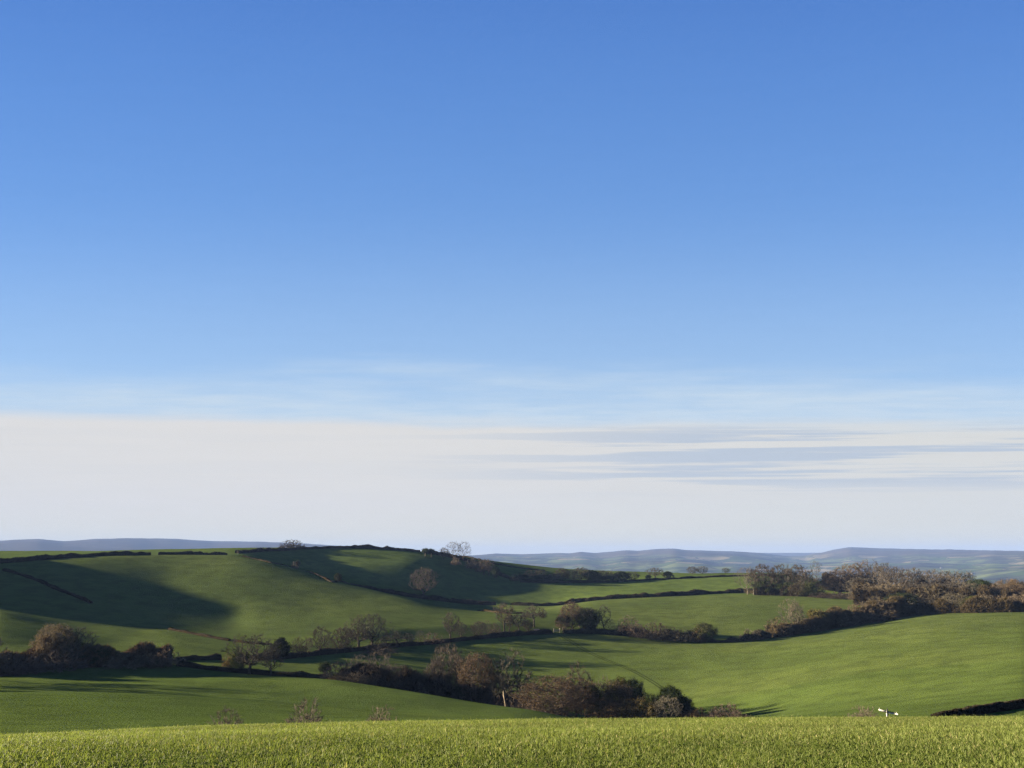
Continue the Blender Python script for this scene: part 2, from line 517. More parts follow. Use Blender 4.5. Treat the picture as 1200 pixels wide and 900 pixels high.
def make_proto(key, H=12, trunk=2.5, rx=5.5, shape='ball', n=450, bf=0.35, lean=0, lump=0.25, z0=None, rt=0.36,
               twigs=9, twlen=0.8, tww=0.045, leaves=0, leafsize=0.16, leafmat=None, leafspread=0.35, seed=1, thick=0.035, up=0.35):
    rs_ = np.random.RandomState(seed)
    nodes, par, w, hc, tn = skeleton(rs_, H, trunk, rx, shape, n, bf, lean, lump, z0)
    W = w[1] if len(w) > 1 else 1
    rad = np.maximum(rt * (w / W) ** 0.5, 0.012)
    rad[0] *= 1.35
    V, L, C = [], [], []
    V2, L2, C2 = [], [], []
    S = 6
    for i in range(1, len(nodes)):
        p0, p1 = nodes[par[i]], nodes[i]
        r1 = rad[i]
        r0 = rad[par[i]] if i <= tn else min(rad[par[i]], rad[i] * 1.25)
        d = p1 - p0; ln = np.linalg.norm(d)
        if ln < 1e-4: continue
        d = d / ln
        a = np.cross(d, (0, 0, 1.0) if abs(d[2]) < .9 else (1.0, 0, 0)); a /= np.linalg.norm(a); b_ = np.cross(d, a)
        big = r1 > thick
        VV, LL, CC = (V, L, C) if big else (V2, L2, C2)
        s = S if big else 3
        base = len(VV)
        nseg = 2 if ln > 1.0 else 1
        bend = rs_.normal(size=3) * ln * 0.07
        for q in range(nseg + 1):
            tt = q / nseg
            c = p0 * (1 - tt) + p1 * tt + bend * math.sin(tt * 3.14)
            rr = r0 * (1 - tt) + r1 * tt
            for k in range(s):
                an = 6.2832 * k / s
                VV.append(c + (a * math.cos(an) + b_ * math.sin(an)) * rr)
        for q in range(nseg):
            for k in range(s):
                k2 = (k + 1) % s
                LL += [base + q * s + k, base + q * s + k2, base + (q + 1) * s + k2, base + (q + 1) * s + k]; CC.append(4)
    trunk_me = raw_mesh('trunk', V, L, C, M_BARK, smooth=True)
    # twigs
    ctr = np.array([0, 0, trunk])
    tips = np.where(w <= 3)[0]; tips = tips[tips > tn]
    m = len(tips) * twigs
    pp = np.repeat(nodes[tips], twigs, 0)
    dirs = pp - ctr; dirs /= (np.linalg.norm(dirs, axis=1)[:, None] + 1e-6)
    pd = np.repeat(nodes[tips] - nodes[par[tips]], twigs, 0); pd /= (np.linalg.norm(pd, axis=1)[:, None] + 1e-6)
    # start somewhere along the last piece of branch
    back = rs_.rand(m, 1) * np.repeat(np.linalg.norm(nodes[tips] - nodes[par[tips]], axis=1), twigs)[:, None]
    st = pp - pd * back
    dr = dirs * 0.45 + pd * 0.5 + rs_.normal(size=(m, 3)) * 0.5 + np.array([0, 0, up])
    dr /= np.linalg.norm(dr, axis=1)[:, None]
    ln = twlen * rs_.uniform(0.4, 1.3, (m, 1))
    sd = np.cross(dr, rs_.normal(size=(m, 3))); sd /= np.linalg.norm(sd, axis=1)[:, None]
    wd = tww * rs_.uniform(0.5, 1.2, (m, 1))
    mid = st + dr * ln * 0.5 + sd * ln * 0.07
    A = st - sd * wd * 0.5; B = st + sd * wd * 0.5; Cc = mid + sd * wd * 0.3; D = st + dr * ln; E = mid - sd * wd * 0.3
    tv = np.stack([A, B, Cc, D, E], 1).reshape(-1, 3)
    base = len(V2)
    idx = (np.arange(m) * 5)[:, None] + np.arange(5)[None, :] + base
    co = np.vstack([np.array(V2).reshape(-1, 3), tv]) if V2 else tv
    lo = np.concatenate([np.array(L2, int), idx.ravel()]); cn = np.concatenate([np.array(C2, int), np.full(m, 5)])
    mi = np.zeros(len(cn), int)
    if leaves:
        k = rs_.choice(tips, leaves)
        p = nodes[k] - (nodes[k] - nodes[par[k]]) * rs_.rand(leaves, 1)
        a, b_, c = leafy(rs_, p, None, leafsize, leafspread)
        lv = np.stack([a, b_, c], 1).reshape(-1, 3)
        b0 = len(co)
        co = np.vstack([co, lv]); lo = np.concatenate([lo, np.arange(leaves * 3) + b0]); cn = np.concatenate([cn, np.full(leaves, 3)])
        mi = np.concatenate([mi, np.ones(leaves, int)])
    crown_me = raw_mesh('crown', co, lo, cn, [M_TWIG, leafmat or M_LEAF], mi)
    zmax = float(co[:, 2].max()); xr = np.percentile(np.abs(co[:, 0] - np.median(co[:, 0])), 97)
    PROTO[key] = (trunk_me, crown_me, zmax, float(xr))


# bare winter crowns
make_proto('oak', 13, 3.0, 6.5, 'dome', 520, 0.30, twigs=22, twlen=1.0, tww=0.042, seed=1, rt=0.45, z0=3.0)
make_proto('oak2', 13, 3.2, 6.0, 'ball', 480, 0.38, twigs=21, twlen=1.0, tww=0.042, seed=2, rt=0.42, z0=3.0, lump=0.4)
make_proto('open', 13, 3.4, 6.0, 'dome', 420, 0.22, twigs=26, twlen=1.1, tww=0.05, seed=3, rt=0.42, z0=4.2, lump=0.45, thick=0.03)
make_proto('tall', 14, 4.5, 3.6, 'ball', 300, 0.4, twigs=20, twlen=1.0, tww=0.05, seed=4, rt=0.28, z0=4.2, lump=0.3, up=0.6)
make_proto('tall2', 14, 3.5, 3.2, 'vase', 260, 0.45, twigs=18, twlen=1.1, tww=0.05, seed=5, rt=0.26, z0=3.5, lump=0.3, up=0.7)
make_proto('flat', 8, 2.4, 5.5, 'dome', 330, 0.25, twigs=22, twlen=0.8, tww=0.05, seed=6, rt=0.3, z0=3.2, lump=0.2, up=0.1)
make_proto('round', 11, 1.4, 4.6, 'ball', 480, 0.4, twigs=24, twlen=0.9, tww=0.042, seed=8, rt=0.3, z0=1.0, lump=0.25, up=0.5)
make_proto('slim', 15, 4.0, 1.7, 'ball', 150, 0.5, twigs=11, twlen=1.0, tww=0.05, seed=9, rt=0.16, z0=3.5, lump=0.4, up=0.9)
make_proto('slim2', 15, 5.0, 1.5, 'vase', 130, 0.5, twigs=11, twlen=1.1, tww=0.05, seed=10, rt=0.15, z0=4.0, lump=0.4, up=0.9)
make_proto('sparse', 12, 2.5, 4.0, 'ball', 260, 0.35, twigs=12, twlen=1.0, tww=0.03, seed=12, rt=0.16, z0=2.5, lump=0.4, up=0.6)
# dense scrubby domes, browned leaf, evergreens
make_proto('willow', 8, 0.5, 5.0, 'dome', 560, 0.5, twigs=30, twlen=0.8, tww=0.045, seed=13, rt=0.2, z0=0.2, lump=0.2, up=0.5)
make_proto('thorn', 4, 0.4, 2.6, 'dome', 240, 0.5, twigs=22, twlen=0.6, tww=0.028, seed=14, rt=0.09, z0=0.1, lump=0.4, up=0.3, thick=0.02)
make_proto('shrub', 5, 0.4, 3.2, 'dome', 330, 0.5, twigs=26, twlen=0.7, tww=0.045, seed=15, rt=0.12, z0=0.1, lump=0.4, up=0.4)
make_proto('beech', 13, 2.0, 6.2, 'ball', 520, 0.35, twigs=9, twlen=0.9, tww=0.05, seed=16, rt=0.42, z0=1.4, leaves=15000, leafsize=0.12, leafspread=0.45)
make_proto('beech2', 12, 1.2, 3.6, 'ball', 330, 0.4, twigs=10, twlen=0.9, tww=0.05, seed=17, rt=0.28, z0=0.6, leaves=8000, leafsize=0.12, leafspread=0.4, up=0.6)
make_proto('bronze', 6, 0.5, 3.8, 'dome', 300, 0.4, twigs=10, twlen=0.7, tww=0.05, seed=18, rt=0.2, z0=0.1, leaves=10000, leafsize=0.11, leafspread=0.35)
make_proto('ivy', 11, 1.2, 5.0, 'ball', 360, 0.4, twigs=4, twlen=0.8, tww=0.05, seed=19, rt=0.4, z0=0.5, leaves=26000, leafsize=0.13, leafmat=M_IVY, leafspread=0.42, lump=0.45)
make_proto('holly', 9, 0.6, 3.6, 'cone', 260, 0.5, twigs=3, twlen=0.6, tww=0.05, seed=20, rt=0.25, z0=0.3, leaves=9000, leafsize=0.16, leafmat=M_IVY, leafspread=0.32)
make_proto('lolly', 7, 3.6, 2.3, 'ball', 120, 0.4, twigs=4, twlen=0.5, tww=0.05, seed=21, rt=0.25, z0=3.4, leaves=4500, leafsize=0.16, leafmat=M_IVY, leafspread=0.35)

TREE_N = [0]


def tree(x, ytop, wpx, kind, label, cat='tree', y=None, r=None, rng_=(230, 900), tint=(1, 1, 1), group=None, name=None, rot=None, bark=None):
    if r is None:
        X, Y, Z = at_y(x, y, *rng_)
    else:
        X, Y, Z = at_r(x, r)
    rad = math.hypot(X, Y)
    tz = CAMZ + rad * float(ray(x, ytop)[2])
    H = max(tz - Z, 0.8)
    fw = Y * CP + (Z - CAMZ) * SP
    Wd = wpx / F * fw * 1.12
    H *= 1.05
    tm, cm, zm, xr = PROTO[kind]
    sz = H / zm; sx = Wd / (2 * xr)
    nm = name or {'holly': 'evergreen_tree', 'ivy': 'evergreen_tree', 'lolly': 'evergreen_tree', 'thorn': 'shrub', 'shrub': 'shrub', 'willow': 'bushy_tree', 'bronze': 'leafy_shrub'}.get(kind, 'bare_tree')
    TREE_N[0] += 1
    rt_ = rot if rot is not None else (TREE_N[0] * 2.399) % 6.283
    e = link(bpy.data.objects.new(nm, None))
    e.location = (X, Y, Z - 0.12); e.rotation_euler = (0, 0, rt_); e.scale = (sx, sx, sz)
    e.empty_display_size = 0.5
    a = link(bpy.data.objects.new('trunk', tm), e); b_ = link(bpy.data.objects.new('crown', cm), e)
    mt = sum(tint) / 3
    tint = tuple(v * 0.6 + mt * 0.4 for v in tint)
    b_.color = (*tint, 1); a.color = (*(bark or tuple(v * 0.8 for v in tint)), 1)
    tag(e, label, cat, group)
    return e


# tints
PINK = (1.15, 0.92, 0.85); GREY = (0.85, 0.92, 1.0); OLIVE = (0.95, 1.0, 0.6); RUST = (1.25, 0.85, 0.6); DARK = (0.6, 0.62, 0.62)
PALE = (1.25, 1.2, 1.1); OCH = (1.5, 1.25, 0.6); BRN = (1.05, 0.9, 0.75); PURP = (0.95, 0.85, 0.9)


# ------------------------------------------------------------------ hedges
def hedge(path, h, w, label, rng_, tint=(1, 1, 1), cat='hedge', seed=0, dens=26, twl=0.35, rag=0.25, name='hedge', core=True, group=None, twist=None):
    """path: picture points (x, y) or (x, y, height, r0, r1) along the hedge foot"""
    rs_ = np.random.RandomState(seed + 100)
    P = []
    for p in path:
        q = at_y(p[0], p[1], *(p[3:5] if len(p) > 3 else rng_))
        P.append((q[0], q[1], p[2] if len(p) > 2 and p[2] else h))
    P = np.array(P)
    d = np.concatenate([[0], np.cumsum(np.hypot(np.diff(P[:, 0]), np.diff(P[:, 1])))])
    n = max(4, int(d[-1] / 1.2))
    s = np.linspace(0, d[-1], n)
    X = gsm(np.interp(s, d, P[:, 0]), 2.5); Y = gsm(np.interp(s, d, P[:, 1]), 2.5); Hh = gsm(np.interp(s, d, P[:, 2]), 3)
    Hh = Hh * (1 + rag * gsm(rs_.normal(size=n), 1.3) * 1.2)
    Wd = w * (Hh / Hh.mean()) ** 0.5 * (1 + 0.2 * gsm(rs_.normal(size=n), 1.5))
    tx = np.gradient(X); ty = np.gradient(Y); tl = np.hypot(tx, ty); nx, ny = -ty / tl, tx / tl
    prof = [(-0.5, 0), (-0.55, 0.45), (-0.42, 0.86), (-0.12, 1.0), (0.15, 0.98), (0.42, 0.84), (0.55, 0.42), (0.5, 0)]
    K = len(prof)
    co = []
    for a, b_ in prof:
        j = rs_.normal(size=n) * 0.06
        ox = X + nx * (a + j) * Wd * 0.9; oy = Y + ny * (a + j) * Wd * 0.9
        gz_ = gxy(ox, oy)
        co.append(np.stack([ox, oy, gz_ - 0.15 + b_ * Hh * 0.88 * (1 + rs_.normal(size=n) * 0.05)], -1))
    co = np.stack(co, 1)          # n,K,3
    V = co.reshape(-1, 3)
    ii, jj = np.meshgrid(np.arange(n - 1), np.arange(K - 1), indexing='ij')
    q = np.stack([ii * K + jj, ii * K + jj + 1, (ii + 1) * K + jj + 1, (ii + 1) * K + jj], -1).reshape(-1, 4)
    loops = [q.ravel(), np.arange(K), (n - 1) * K + np.arange(K)[::-1]]
    counts = [np.full(len(q), 4), [K], [K]]
    # sprigs over the surface
    m = int(dens * 1.7 * d[-1] * (Hh.mean() + 0.5))
    i = rs_.randint(0, n - 1, m); t = rs_.rand(m)[:, None]
    k = rs_.randint(0, K - 1, m); u = rs_.rand(m)[:, None]
    pa = co[i, k] * (1 - t) + co[i + 1, k] * t; pb = co[i, k + 1] * (1 - t) + co[i + 1, k + 1] * t
    p = pa * (1 - u) + pb * u
    cen = np.stack([X[i], Y[i], gxy(X[i], Y[i]) + Hh[i] * 0.3], -1)
    out = p - cen; out /= np.linalg.norm(out, axis=1)[:, None] + 1e-6
    dr = out * 0.7 + rs_.normal(size=(m, 3)) * 0.6 + np.array([0, 0, 0.45]); dr /= np.linalg.norm(dr, axis=1)[:, None]
    sc_l = (Hh[i] / 2.0)[:, None] ** 0.6
    ln = twl * sc_l * rs_.uniform(0.5, 1.6, (m, 1)); sd = np.cross(dr, rs_.normal(size=(m, 3))); sd /= np.linalg.norm(sd, axis=1)[:, None]
    wd = 0.065 * sc_l * rs_.uniform(0.5, 1.5, (m, 1))
    p = p - dr * ln * 0.25
    tv = np.stack([p - sd * wd, p + sd * wd, p + dr * ln + sd * wd * 0.2], 1).reshape(-1, 3)
    b0 = len(V)
    V = np.vstack([V, tv])
    loops.append(np.arange(m * 3) + b0); counts.append(np.full(m, 3))
    cn = np.concatenate(counts)
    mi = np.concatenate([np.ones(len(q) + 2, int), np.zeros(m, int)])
    org = np.array([X[n // 2], Y[n // 2], float(gxy(X[n // 2], Y[n // 2]))])
    me = raw_mesh(name, V - org, np.concatenate(loops), cn, [M_HEDGE, M_HCORE], mi)
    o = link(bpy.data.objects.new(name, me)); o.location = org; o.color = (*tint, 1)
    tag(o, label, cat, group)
    return o

# ------------------------------------------------------------------ hedges across the valley
hedge([(-60, 793, 5.8), (0, 790, 6.2), (25, 787, 5.4), (50, 784, 5.2), (85, 782, 6.0), (120, 781, 4.8), (150, 780, 4.2), (180, 779, 5.2), (202, 779, 5.4)], 5.5, 4.5,
      'tall overgrown brown hedge along the left edge of the lower field, below the shaded hillside', (262, 276), tint=(2.3, 1.75, 1.6), seed=1, dens=42, twl=0.8, rag=0.35)
hedge([(203, 780), (230, 783), (260, 787), (300, 790), (340, 794), (390, 798)], 1.7, 2.0,
      'low dark hedge running from the tall brown hedge to the wooded clump in the valley', (254, 276), tint=(0.75, 0.8, 0.8), seed=2)
hedge([(200, 774, 1.6), (230, 774, 1.6), (262, 773, 2.2)], 1.8, 1.8,
      'short dark hedge piece beside the yellowish ivy bush, left of the bare valley trees', (285, 312), tint=(0.9, 0.85, 0.75), seed=3)
hedge([(290, 773, 2), (320, 773, 2.4), (370, 768, 2.2), (430, 761, 2.0), (455, 759, 2.2), (490, 756, 1.7), (520, 753, 2.0), (560, 749, 2.2), (600, 745, 2.2), (630, 743, 2.2), (650, 742, 2.0)], 2.2, 2.2,
      'long dark hedge under a row of bare trees, climbing to the field gateway', (300, 425), tint=(0.85, 0.75, 0.75), seed=4, dens=34)
hedge([(657, 742, 2.2), (700, 742, 2.6), (740, 745, 3.0), (765, 748, 4.5), (800, 751, 4.6), (830, 752, 3.0), (850, 753, 1.8), (880, 750, 2.6), (905, 747, 4.2)], 3, 3,
      'dark hedge thickening into scrub beyond the gateway, above the big sloping field', (385, 430), tint=(0.8, 0.82, 0.8), seed=5, dens=34, twl=0.5, rag=0.35)
hedge([(903, 747, 4.2), (930, 743, 5.5), (955, 739, 6.5), (985, 734, 8.5), (1010, 730, 9.0), (1035, 726, 10.0), (1062, 722, 9)], 7, 6,
      'tall scrubby brown hedge sloping up from the valley hedge into the right hand wood', (405, 490), tint=(1.15, 1.0, 0.8), seed=6, dens=48, twl=0.9, rag=0.3)
hedge([(1060, 722, 7), (1100, 719, 7), (1140, 718, 5), (1180, 717.5, 5), (1260, 717, 6)], 6, 5,
      'shrubby undergrowth at the front edge of the right hand wood above the green field', (470, 510), tint=(1.1, 0.95, 0.75), seed=7, dens=46, twl=0.9, rag=0.4)
hedge([(196, 737.5), (215, 741), (240, 746), (272, 751.5)], 1.1, 1.8,
      'short low brown hedge bank by the tip of the big shadow on the hillside', (350, 395), tint=(0.8, 0.7, 0.6), seed=8, dens=20)
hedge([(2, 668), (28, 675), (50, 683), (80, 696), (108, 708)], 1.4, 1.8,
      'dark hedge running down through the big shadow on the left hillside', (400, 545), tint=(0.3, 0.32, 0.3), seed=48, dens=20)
hedge([(272, 751.5), (300, 755), (322, 757.5)], 0.9, 1.6,
      'faint hedge remnant behind the wide bare tree at the foot of the sunlit hill', (348, 370), tint=(0.8, 0.7, 0.6), seed=58, dens=14)
hedge([(284, 652, .9), (300, 655.5, .9), (318, 660, .9), (350, 670, .9), (390, 683, .9), (430, 694, .9), (470, 703, 1.1), (510, 714, 1.2), (550, 721, 1.2), (590, 724, 1.2), (615, 724, 1.0)], 1.1, 2.0,
      'thin brown hedge bank along the shoulder of the sunlit hill, above the shaded hollow', (455, 600), tint=(0.8, 0.7, 0.6), seed=9, dens=16, twl=0.3)
hedge([(-60, 664, 4), (0, 660.5, 3.6), (40, 656.5, 3.0), (75, 654, 3.0), (120, 651.8, 2.8), (170, 650, 2.4), (178, 650, 2.2)], 3, 3,
      'dark hedge along the left part of the ridge before a sunlit strip', (540, 600), tint=(0.75, 0.8, 0.75), seed=10, dens=24)
hedge([(183, 649.5, 2.2), (220, 649, 2.6), (266, 649, 2.2)], 2.4, 2.6,
      'dark ridge hedge between two gaps, straight above the rounded top of the sunlit hill', (560, 640), tint=(0.7, 0.72, 0.7), seed=11, dens=24)
hedge([(276, 648.5, 2.4), (310, 646, 3.0), (350, 643.5, 2.6), (390, 642.5, 2.2), (430, 642.5, 3.6), (460, 644.5, 2.6), (494, 647, 2)], 2.6, 3,
      'dark hedge on the highest part of the skyline, with one bare domed tree on it', (640, 760), tint=(0.75, 0.72, 0.72), seed=12, dens=24)
hedge([(494, 647.5, 2.4), (520, 651.5, 3.5), (545, 657, 3.5), (562, 664, 3.5), (580, 672, 3.5), (604, 680, 2.0)], 3, 3,
      'scrubby hedge dropping from the skyline trees down the edge of the shaded hollow', (690, 752), tint=(0.95, 0.85, 0.75), seed=13, dens=26, twl=0.5)
hedge([(500, 646.5, 1.4), (540, 652.5, 1.4), (570, 659, 1.4), (600, 664.5, 1.4), (640, 669, 1.4)], 1.5, 2,
      'thin dark hedge along the falling skyline right of the tall skyline trees', (740, 880), tint=(0.7, 0.7, 0.7), seed=14, dens=18)
hedge([(388, 683, 2.6), (430, 690.5, 3.0), (480, 699.5, 3.2), (540, 707, 3.2), (583, 709.5, 3.0)], 3, 3,
      'thick dark hedge along the bottom of the shaded hollow', (600, 622), tint=(0.75, 0.75, 0.8), seed=15, dens=26)
hedge([(597, 709, 2.6), (620, 711, 2.6), (660, 710, 3.0), (690, 706, 2.8)], 2.8, 2.8,
      'dark hedge left of and behind the pinkish brown tree, below the upper sunlit field', (600, 635), tint=(0.8, 0.78, 0.7), seed=16, dens=26)
hedge([(684, 706.8, 2.8), (690, 706.2, 2.8), (720, 703, 3.0), (780, 699, 3.0), (830, 696, 3.0), (870, 694.5, 3.2), (905, 697, 3.0)], 3, 3,
      'long dark hedge curving between the two sunlit fields up to the edge of the wood', (598, 660), tint=(0.8, 0.78, 0.7), seed=17, dens=26)
hedge([(608, 682, 2.8), (640, 683, 3), (690, 683, 2.4), (725, 682, 1.8), (760, 680, 1.4), (790, 678.5, 1.8), (850, 676, 1.8), (905, 675, 2.0)], 2, 3,
      'dark hedge along the far edge of the upper sunlit field', (690, 765), tint=(0.7, 0.7, 0.7), seed=18, dens=22)
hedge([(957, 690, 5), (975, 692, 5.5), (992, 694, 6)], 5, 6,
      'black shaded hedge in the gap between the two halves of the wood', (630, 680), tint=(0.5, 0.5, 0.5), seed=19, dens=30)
hedge([(1084, 841.5, 0.3, 104, 118), (1098, 841.5, 0.9, 110, 119), (1125, 840, 1.3, 112, 122), (1160, 834.5, 1.35, 118, 135), (1200, 829.5, 1.4, 122, 142), (1260, 824, 1.5, 125, 160)], 1.3, 1.5,
      'low black hedge at the right edge just beyond the foreground grass', (104, 150), tint=(0.55, 0.5, 0.5), seed=20, dens=60, twl=0.16, rag=0.08)
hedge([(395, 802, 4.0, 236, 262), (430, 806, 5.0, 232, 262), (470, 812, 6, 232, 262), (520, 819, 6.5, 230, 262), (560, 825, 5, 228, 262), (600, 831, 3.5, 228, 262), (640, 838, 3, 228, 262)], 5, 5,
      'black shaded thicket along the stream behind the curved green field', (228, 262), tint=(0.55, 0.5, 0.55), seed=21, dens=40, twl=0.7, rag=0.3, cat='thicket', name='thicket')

hedge([(998, 700), (1040, 700), (1080, 700), (1120, 700), (1160, 700), (1215, 700)], 9, 12,
      'dark brown undergrowth filling the tall part of the wood', (528, 531), tint=(0.8, 0.7, 0.65), seed=31, dens=40, twl=0.9, rag=0.3, cat='undergrowth', name='thicket')
hedge([(1000, 696), (1050, 696), (1100, 696), (1150, 696), (1200, 696)], 10, 12,
      'dark undergrowth among the slender plantation trees', (575, 578), tint=(0.7, 0.62, 0.6), seed=32, dens=40, twl=0.9, rag=0.3, cat='undergrowth', name='thicket')
hedge([(882, 697), (910, 697), (935, 699), (955, 701)], 6.5, 8,
      'dark undergrowth beneath the left half of the wood', (592, 602), tint=(0.6, 0.55, 0.55), seed=33, dens=40, twl=0.8, rag=0.4, cat='undergrowth', name='thicket')
hedge([(962, 678), (985, 680), (1005, 682)], 7, 8,
      'brown brush joining the two halves of the wood at the back', (665, 700), tint=(0.9, 0.8, 0.75), seed=34, dens=40, twl=0.8, rag=0.3, cat='undergrowth', name='thicket')
# ------------------------------------------------------------------ trees and bushes
G1 = 'trees and bushes in the left valley hedge'
tree(61, 729, 44, 'beech', 'large rounded russet tree standing in the tall brown hedge at the left', r=270, tint=(1.42, 1.42, 1.35), group=G1)
tree(84, 734, 40, 'oak2', 'dark rounded bare tree directly right of the large russet tree in the left hedge', r=268, tint=(1.20, 1.20, 1.12), group=G1)
tree(74, 741, 32, 'ivy', 'ivy covered tree in the middle of the left hedge clump, between russet and dark crowns', r=272, tint=(1.50, 1.35, 1.05), group=G1)
tree(114, 757, 32, 'ivy', 'low dark evergreen bush right of the left hedge clump', r=269, tint=(1.20, 1.27, 1.27), group=G1)
tree(70, 757, 40, 'willow', 'grey brown bushy tree low in front of the left hedge clump', r=264, tint=(1.72, 1.50, 1.58), group=G1)
tree(8, 763, 36, 'shrub', 'purplish brown bush at the far left end of the tall hedge', r=264, tint=(1.65, 1.35, 1.42), group=G1)
tree(30, 767, 34, 'shrub', 'brown bush in the tall left hedge, second from the picture edge', r=264, tint=(1.80, 1.42, 1.35), group=G1)
tree(148, 764, 40, 'shrub', 'brown bush in the right part of the tall left hedge', r=265, tint=(1.72, 1.50, 1.12), group=G1)
tree(190, 759, 30, 'shrub', 'reddish brown bush that ends the tall left hedge', r=265, tint=(2.03, 1.50, 1.20), group=G1)
tree(172, 764, 30, 'shrub', 'olive brown bush just left of the reddish end bush of the tall hedge', r=265, tint=(1.65, 1.58, 1.12), group=G1)

for x, r_ in ((-28, 250), (-75, 243), (-140, 236)):
    tree(x, 732, 46, 'oak', 'bare hedge tree beyond the left picture edge, seen only by its long shadow', r=r_, tint=(1, 1, 1), group='hedge trees beyond the left edge')

G2 = 'bare trees in the dark valley hedges'
tree(270, 762, 16, 'bronze', 'small yellowish ivy bush left of the wide bare tree', r=280, tint=(1.01, 0.94, 0.39), group=G2, bark=(.35, .35, .33))
tree(292, 742, 50, 'oak2', 'wide bare tree with dark trunk on the low hedge, leftmost of the valley trees', y=791, rng_=(255, 268), tint=(0.85, 0.85, 0.85), group=G2, bark=(.4, .4, .4))
tree(281, 764, 20, 'ivy', 'small dark evergreen bush beneath the wide bare tree', r=276, tint=(0.70, 0.78, 0.55), group=G2, bark=(.35, .35, .33))
tree(317, 756, 26, 'oak2', 'smaller dark tree with an ivy clad trunk right of the wide bare tree', y=793, rng_=(255, 268), tint=(0.7, 0.75, 0.8), group=G2, bark=(.4, .4, .4))
tree(328, 746, 22, 'holly', 'dark pointed evergreen in the valley hedge', r=318, tint=(0.70, 0.58, 0.47), group=G2, bark=(.35, .35, .33))
tree(350, 744, 18, 'oak', 'small bare tree just right of the dark pointed evergreen', r=322, tint=(0.74, 0.62, 0.58), group=G2, bark=(.35, .35, .33))
tree(361, 746, 10, 'sparse', 'thin sparse tree between two small bare trees in the valley hedge', r=325, tint=(0.78, 0.70, 0.66), group=G2, bark=(.35, .35, .33))
tree(374, 733, 26, 'oak2', 'bare tree leaning right with open crown, third right of the dark evergreen', r=330, tint=(0.74, 0.66, 0.62), group=G2, bark=(.35, .35, .33))
tree(384, 742, 12, 'sparse', 'thin leaning sapling right of the leaning bare tree', r=336, tint=(0.74, 0.70, 0.66), group=G2, bark=(.35, .35, .33))
tree(401, 733, 22, 'round', 'pale brown bare tree left of the twin large bare trees', r=342, tint=(0.86, 0.74, 0.70), group=G2, bark=(.35, .35, .33))
tree(420, 719, 34, 'oak', 'left of the twin large bare trees on the valley hedge, clear dark trunk', r=350, tint=(0.95, 0.85, 0.8), group=G2, bark=(.5, .5, .5))
tree(436, 718, 38, 'oak2', 'right of the twin large bare trees on the valley hedge, rounded grey crown', r=352, tint=(0.8, 0.88, 0.88), group=G2, bark=(.5, .5, .5))
tree(406, 751, 14, 'shrub', 'small dark bush under the pale brown bare tree in the valley hedge', r=342, tint=(0.55, 0.55, 0.47), group=G2, bark=(.35, .35, .33))
tree(440, 747, 14, 'shrub', 'small dark bush at the foot of the rounded grey tree', r=352, tint=(0.55, 0.51, 0.43), group=G2, bark=(.35, .35, .33))
tree(445, 752, 34, 'thorn', 'greyish purple shrub in front of the valley hedge below the twin trees', r=340, tint=(0.74, 0.66, 0.70), group=G2, bark=(.35, .35, .33))
tree(466, 739, 36, 'flat', 'low umbrella shaped bare tree right of the twin large trees', r=357, tint=(0.65, 0.72, 0.65), group=G2, bark=(.4, .4, .4))
tree(450, 748, 14, 'shrub', 'small shrub at the left foot of the umbrella shaped tree', r=357, tint=(0.62, 0.62, 0.55), group=G2, bark=(.35, .35, .33))
tree(492, 738, 12, 'sparse', 'thin crooked snag right of the umbrella shaped tree', r=366, tint=(0.70, 0.62, 0.58), group=G2, bark=(.35, .35, .33))
tree(507, 739, 22, 'thorn', 'faint pinkish thorn bush right of the crooked snag', r=370, tint=(1.01, 0.78, 0.74), group=G2, bark=(.35, .35, .33))
tree(528, 717, 18, 'tall2', 'upright bare tree midway along the valley hedge with forked dark trunk', r=378, tint=(1.0, 0.92, 0.9), group=G2, bark=(.5, .5, .5))
tree(540, 728, 16, 'oak2', 'bushy small bare tree just right of the upright forked tree', r=382, tint=(0.70, 0.64, 0.58), group=G2, bark=(.35, .35, .33))
tree(561, 727, 16, 'round', 'grey brown small tree in the middle of the valley hedge, left of a pale one', r=388, tint=(0.82, 0.70, 0.66), group=G2, bark=(.35, .35, .33))
tree(570, 726, 12, 'sparse', 'pale sparse sapling in the middle of the valley hedge', r=390, tint=(1.09, 1.01, 0.90), group=G2, bark=(.35, .35, .33))
tree(580, 728, 14, 'thorn', 'small brown bush left of the tall double trunked tree', r=394, tint=(0.94, 0.74, 0.66), group=G2, bark=(.35, .35, .33))
tree(591, 706, 20, 'tall', 'tall pale bare tree with clear double trunk and high crown', r=398, tint=(0.90, 0.78, 0.74), group=G2, bark=(.35, .35, .33))
tree(597, 719, 12, 'tall2', 'slim brown tree immediately right of the tall double trunked tree', r=400, tint=(0.82, 0.70, 0.62), group=G2, bark=(.35, .35, .33))
tree(608, 717, 20, 'oak2', 'dark bushy tree in the valley hedge, left of the flat topped tree', r=402, tint=(0.65, 0.68, 0.65), group=G2, bark=(.5, .5, .5))
tree(619, 726, 12, 'beech2', 'small reddish brown tree below the flat topped tree', r=405, tint=(0.58, 0.58, 0.62), group=G2, bark=(.35, .35, .33))
tree(626, 708, 26, 'flat', 'flat topped dark bare tree with a clear leaning trunk near the gateway', y=735, rng_=(400, 445), tint=(0.8, 0.8, 0.78), group=G2, bark=(.45, .45, .45))

